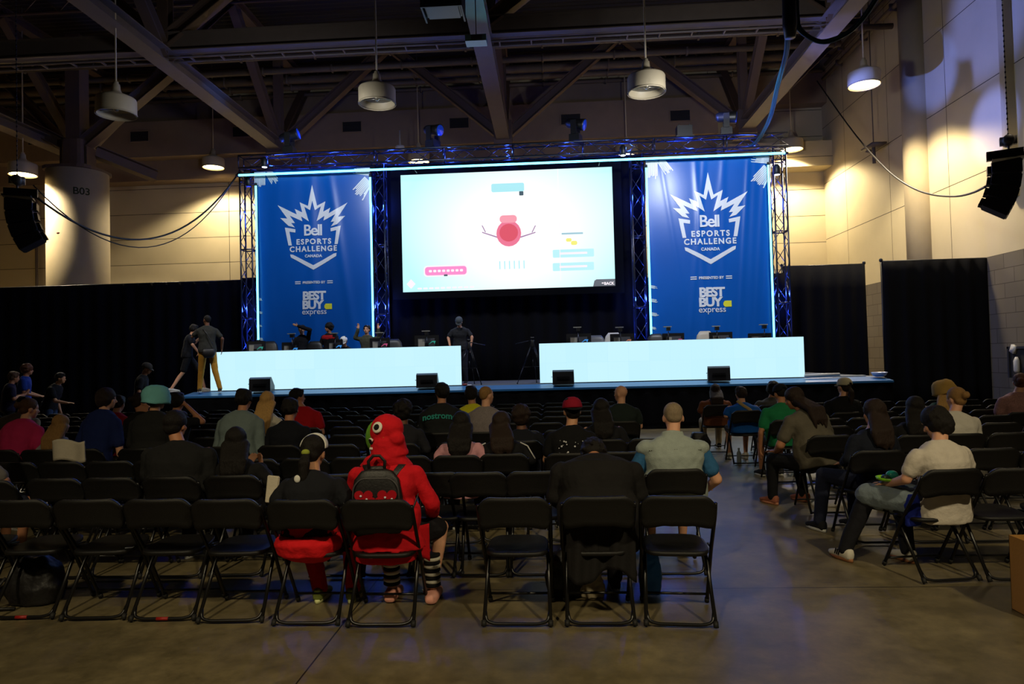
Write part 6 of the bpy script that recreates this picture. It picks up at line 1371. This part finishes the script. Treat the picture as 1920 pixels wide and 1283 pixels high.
bm = bmesh.new(); c_, r_, f_ = ip['sx'](5); loft(bm, [(c_ + V((0, .0, -.06)), r_, f_, .225, .132), (c_, r_, f_, .232, .128), (c_ + V((0, 0, .05)), r_, f_, .17, .105)], 22); fuse(mkobj('red_yoke', bm, cloth((170, 28, 34)), pp), .012, 2)
p = atY(687, 614, 18.4); figure('player in olive jumper with both hands raised behind the left desk', (p.x, 18.45, ZS), R(180), .012, h=.93, stand=True, width=1.05, hair=('short', 'black'), shirt=(66, 68, 54), sleeve='long', sk='l', head=(0, -4, 0), lean=2, arms=(((-.34, .08, 1.28), (-.34, .12, 1.52), (0, 0, 1), (0, 1, 0)), ((.30, .08, 1.30), (.20, .12, 1.54), (0, 0, 1), (0, 1, 0))), face=True)
p = atY(648, 632, 18.5); figure('player with white cap low behind the left desk', (p.x, 18.5, ZS), R(180), .012, width=1.0, hair=('short', 'black'), hat=('cap', (226, 226, 224)), shirt=(30, 30, 34), sk='l', head=(0, 30, 0), lean=10, face=True, torso=.55)

# ------------------------------------------------------------------ loose things
p = atZ(45, 1140, 0); bm = bmesh.new(); loft(bm, [((0, 0, .01), (1, 0, 0), (0, 1, 0), .17, .12), ((0, 0, .12), (1, 0, 0), (0, 1, 0), .20, .14), ((0, 0, .26), (1, 0, 0), (0, 1, 0), .16, .11), ((0, 0, .34), (1, 0, 0), (0, 1, 0), .08, .05)], 20, 3)
o = fuse(mkobj('rucksack', bm, m_bag, loc=(p.x, p.y + .12, 0)), .01, 3, .03, .1); tag(o, 'black rucksack on the floor under the leftmost chair of the nearest row', 'bag')
bm = bmesh.new(); tube(bm, [(-.12, -.14, .22), (-.2, -.2, .1), (-.13, -.2, .02), (-.02, -.18, .015)], .012, 6); mkobj('strap', bm, m_bag, o)
def top_of_chair(px, Yr, dz=0): return V((atY(px, 900, Yr).x, Yr + .25, .455 + dz))
x_ = atY(243, 1021, 4.62); bm = bmesh.new(); box(bm, (0, 0, .004), (.05, .03, .004), Matrix.Rotation(.2, 3, 'Z')); tag(mkobj('paper_slip', bm, m_white, loc=(atY(243, 1021, 4.72).x, 4.72, .452), smooth=False), 'small white paper slip on an empty seat of the nearest row', 'paper')
p = atY(163, 790, 8.3); t = empty('tote_bag', (p.x, 8.5, .46)); tag(t, 'pale tote bag with dark strap standing on a chair at left', 'bag')
bm = bmesh.new(); loft(bm, [((0, 0, 0), (1, 0, 0), (0, 1, 0), .17, .07), ((0, 0, .3), (1, 0, 0), (0, 1, 0), .18, .08), ((0, 0, .55), (1, 0, 0), (0, 1, 0), .15, .04), ((.02, 0, .62), (1, 0, 0), (0, 1, 0), .1, .02)], 20, 3); fuse(mkobj('bag_body', bm, cloth((128, 120, 110)), t), .014, 2, .03, .1)
bm = bmesh.new(); tube(bm, [(-.06, -.08, .05), (-.04, -.09, .4), (-.10, -.06, .62), (-.1, .05, .6)], .014, 6); mkobj('strap', bm, m_bag, t)
p = atY(122, 845, 6.6); bm = bmesh.new(); sheet(bm, lambda u, v: V((-.17 + .34 * u + .03 * v, -.02 * math.sin(8 * u) - .03 * v, .0 - .20 * v + .02 * math.sin(6 * u))), 16, 8, .02); tag(mkobj('folded_cloth', bm, cloth((178, 168, 150)), loc=(p.x, p.y + .05, p.z + .09)), 'pale cloth bag hanging at the back of a chair, third row at left', 'cloth')
p = atZ(1386, 850, 0); bm = bmesh.new(); lathe(bm, [(.034, 0), (.036, .02), (.034, .15), (.014, .19), (.014, .21), (.017, .212), (.017, .23)], 16); tag(mkobj('water_bottle', bm, M('bottle_clear', (150, 160, 165), .15), loc=atZ(1386, 868, 0)), 'clear water bottle on the floor under the royal blue tee chair', 'bottle')
p = atZ(1312, 850, 0); bm = bmesh.new(); loft(bm, [((0, 0, .01), (1, 0, 0), (0, 1, 0), .17, .12), ((0, 0, .2), (1, 0, 0), (0, 1, 0), .2, .13), ((0, 0, .36), (1, 0, 0), (0, 1, 0), .12, .08)], 18); o = fuse(mkobj('backpack', bm, m_bag, loc=p), .016, 3, .03, .1); tag(o, 'black backpack on the aisle floor left of the brown shirt', 'bag')
p = atY(1216, 985, 5.0); bm = bmesh.new(); loft(bm, [((0, 0, .0), (1, 0, 0), (0, 1, 0), .07, .05), ((0, 0, .12), (1, 0, 0), (0, 1, 0), .085, .06), ((0, 0, .24), (1, 0, 0), (0, 1, 0), .07, .04), ((0, 0, .30), (1, 0, 0), (0, 1, 0), .03, .02)], 16); o = fuse(mkobj('drawstring_bag', bm, M('bright_blue_nylon', (10, 110, 200), .5, 0, .1, 6, .3, 20), loc=(p.x, 5.0, .02)), .01, 3, .02, .05); tag(o, 'bright blue drawstring bag on the floor behind the man in the denim waistcoat', 'bag')
for (px, py, Y, s, rgb, nm, lab) in ((511, 918, 5.0, (.09, .02, .20), (206, 196, 176), 'paper_sheet', 'pale paper sheet standing beside the left arm of the person with the ponytail'),
                                   (372, 797, 8.7, (.20, .14, .14), (104, 108, 118), 'carton', 'small grey carton on a seat behind the broad man in the black tee'),
                                   (400, 806, 8.75, (.34, .14, .04), (70, 110, 140), 'folder', 'flat blue-grey folder on a seat right of the small grey carton')):
    p = atY(px, py, Y); bm = bmesh.new(); box(bm, (0, 0, 0), s, Matrix.Rotation(.12, 3, 'Y')); bmesh.ops.bevel(bm, geom=bm.edges[:], offset=.006, segments=2, affect='EDGES'); tag(mkobj(nm, bm, cloth(rgb), loc=(p.x, Y, .46 + s[2] / 2 if nm != 'paper_sheet' else p.z), smooth=False), lab, 'paper' if nm == 'paper_sheet' else nm)
# kraft box at the right edge
a = atZ(1897, 1142, 0); h = 1.70 + (atY(1897, 1003, a.y).z - 1.70); t = empty('paper_carrier_bag', (a.x + .2, a.y - .14, 0), 0); tag(t, 'brown kraft paper carrier standing at the right edge', 'bag')
m_kr = M('kraft_paper', (170, 122, 58), .85, 0, .1, 5, .15, 60)
bm = bmesh.new(); w_, d_ = .2, .14
for q0, q1 in (((-w_, -d_, 0), (w_, -d_ + .004, h)), ((-w_, d_ - .004, 0), (w_, d_, h)), ((-w_, -d_, 0), (-w_ + .004, d_, h)), ((w_ - .004, -d_, 0), (w_, d_, h)), ((-w_, -d_, 0), (w_, d_, .004))): box2(bm, q0, q1)
bmesh.ops.subdivide_edges(bm, edges=bm.edges[:], cuts=3); o = mkobj('bag_body', bm, m_kr, t, False)
bm = bmesh.new(); box2(bm, (-w_ - .001, -d_ - .003, h * .3), (w_ + .001, -d_, h * .31)); box2(bm, (-w_ - .001, -d_ - .003, h * .62), (w_ + .001, -d_, h * .628)); mkobj('fold_crease', bm, M('kraft_dark', (140, 98, 44), .85), o, False)
for s in (-1, 1):
    bm = bmesh.new(); tube(bm, rounded([(-.05, s * d_ * .96, h - .14), (-.04, s * d_ * .9, h - .02), (.04, s * d_ * .9, h - .02), (.05, s * d_ * .96, h - .14)], .03), .004, 6); mkobj('handle', bm, m_kr, t)
for (px, py, r_) in ((1380, 1124, .05), (1357, 1109, .03), (1140, 1282, .03)):
    pass
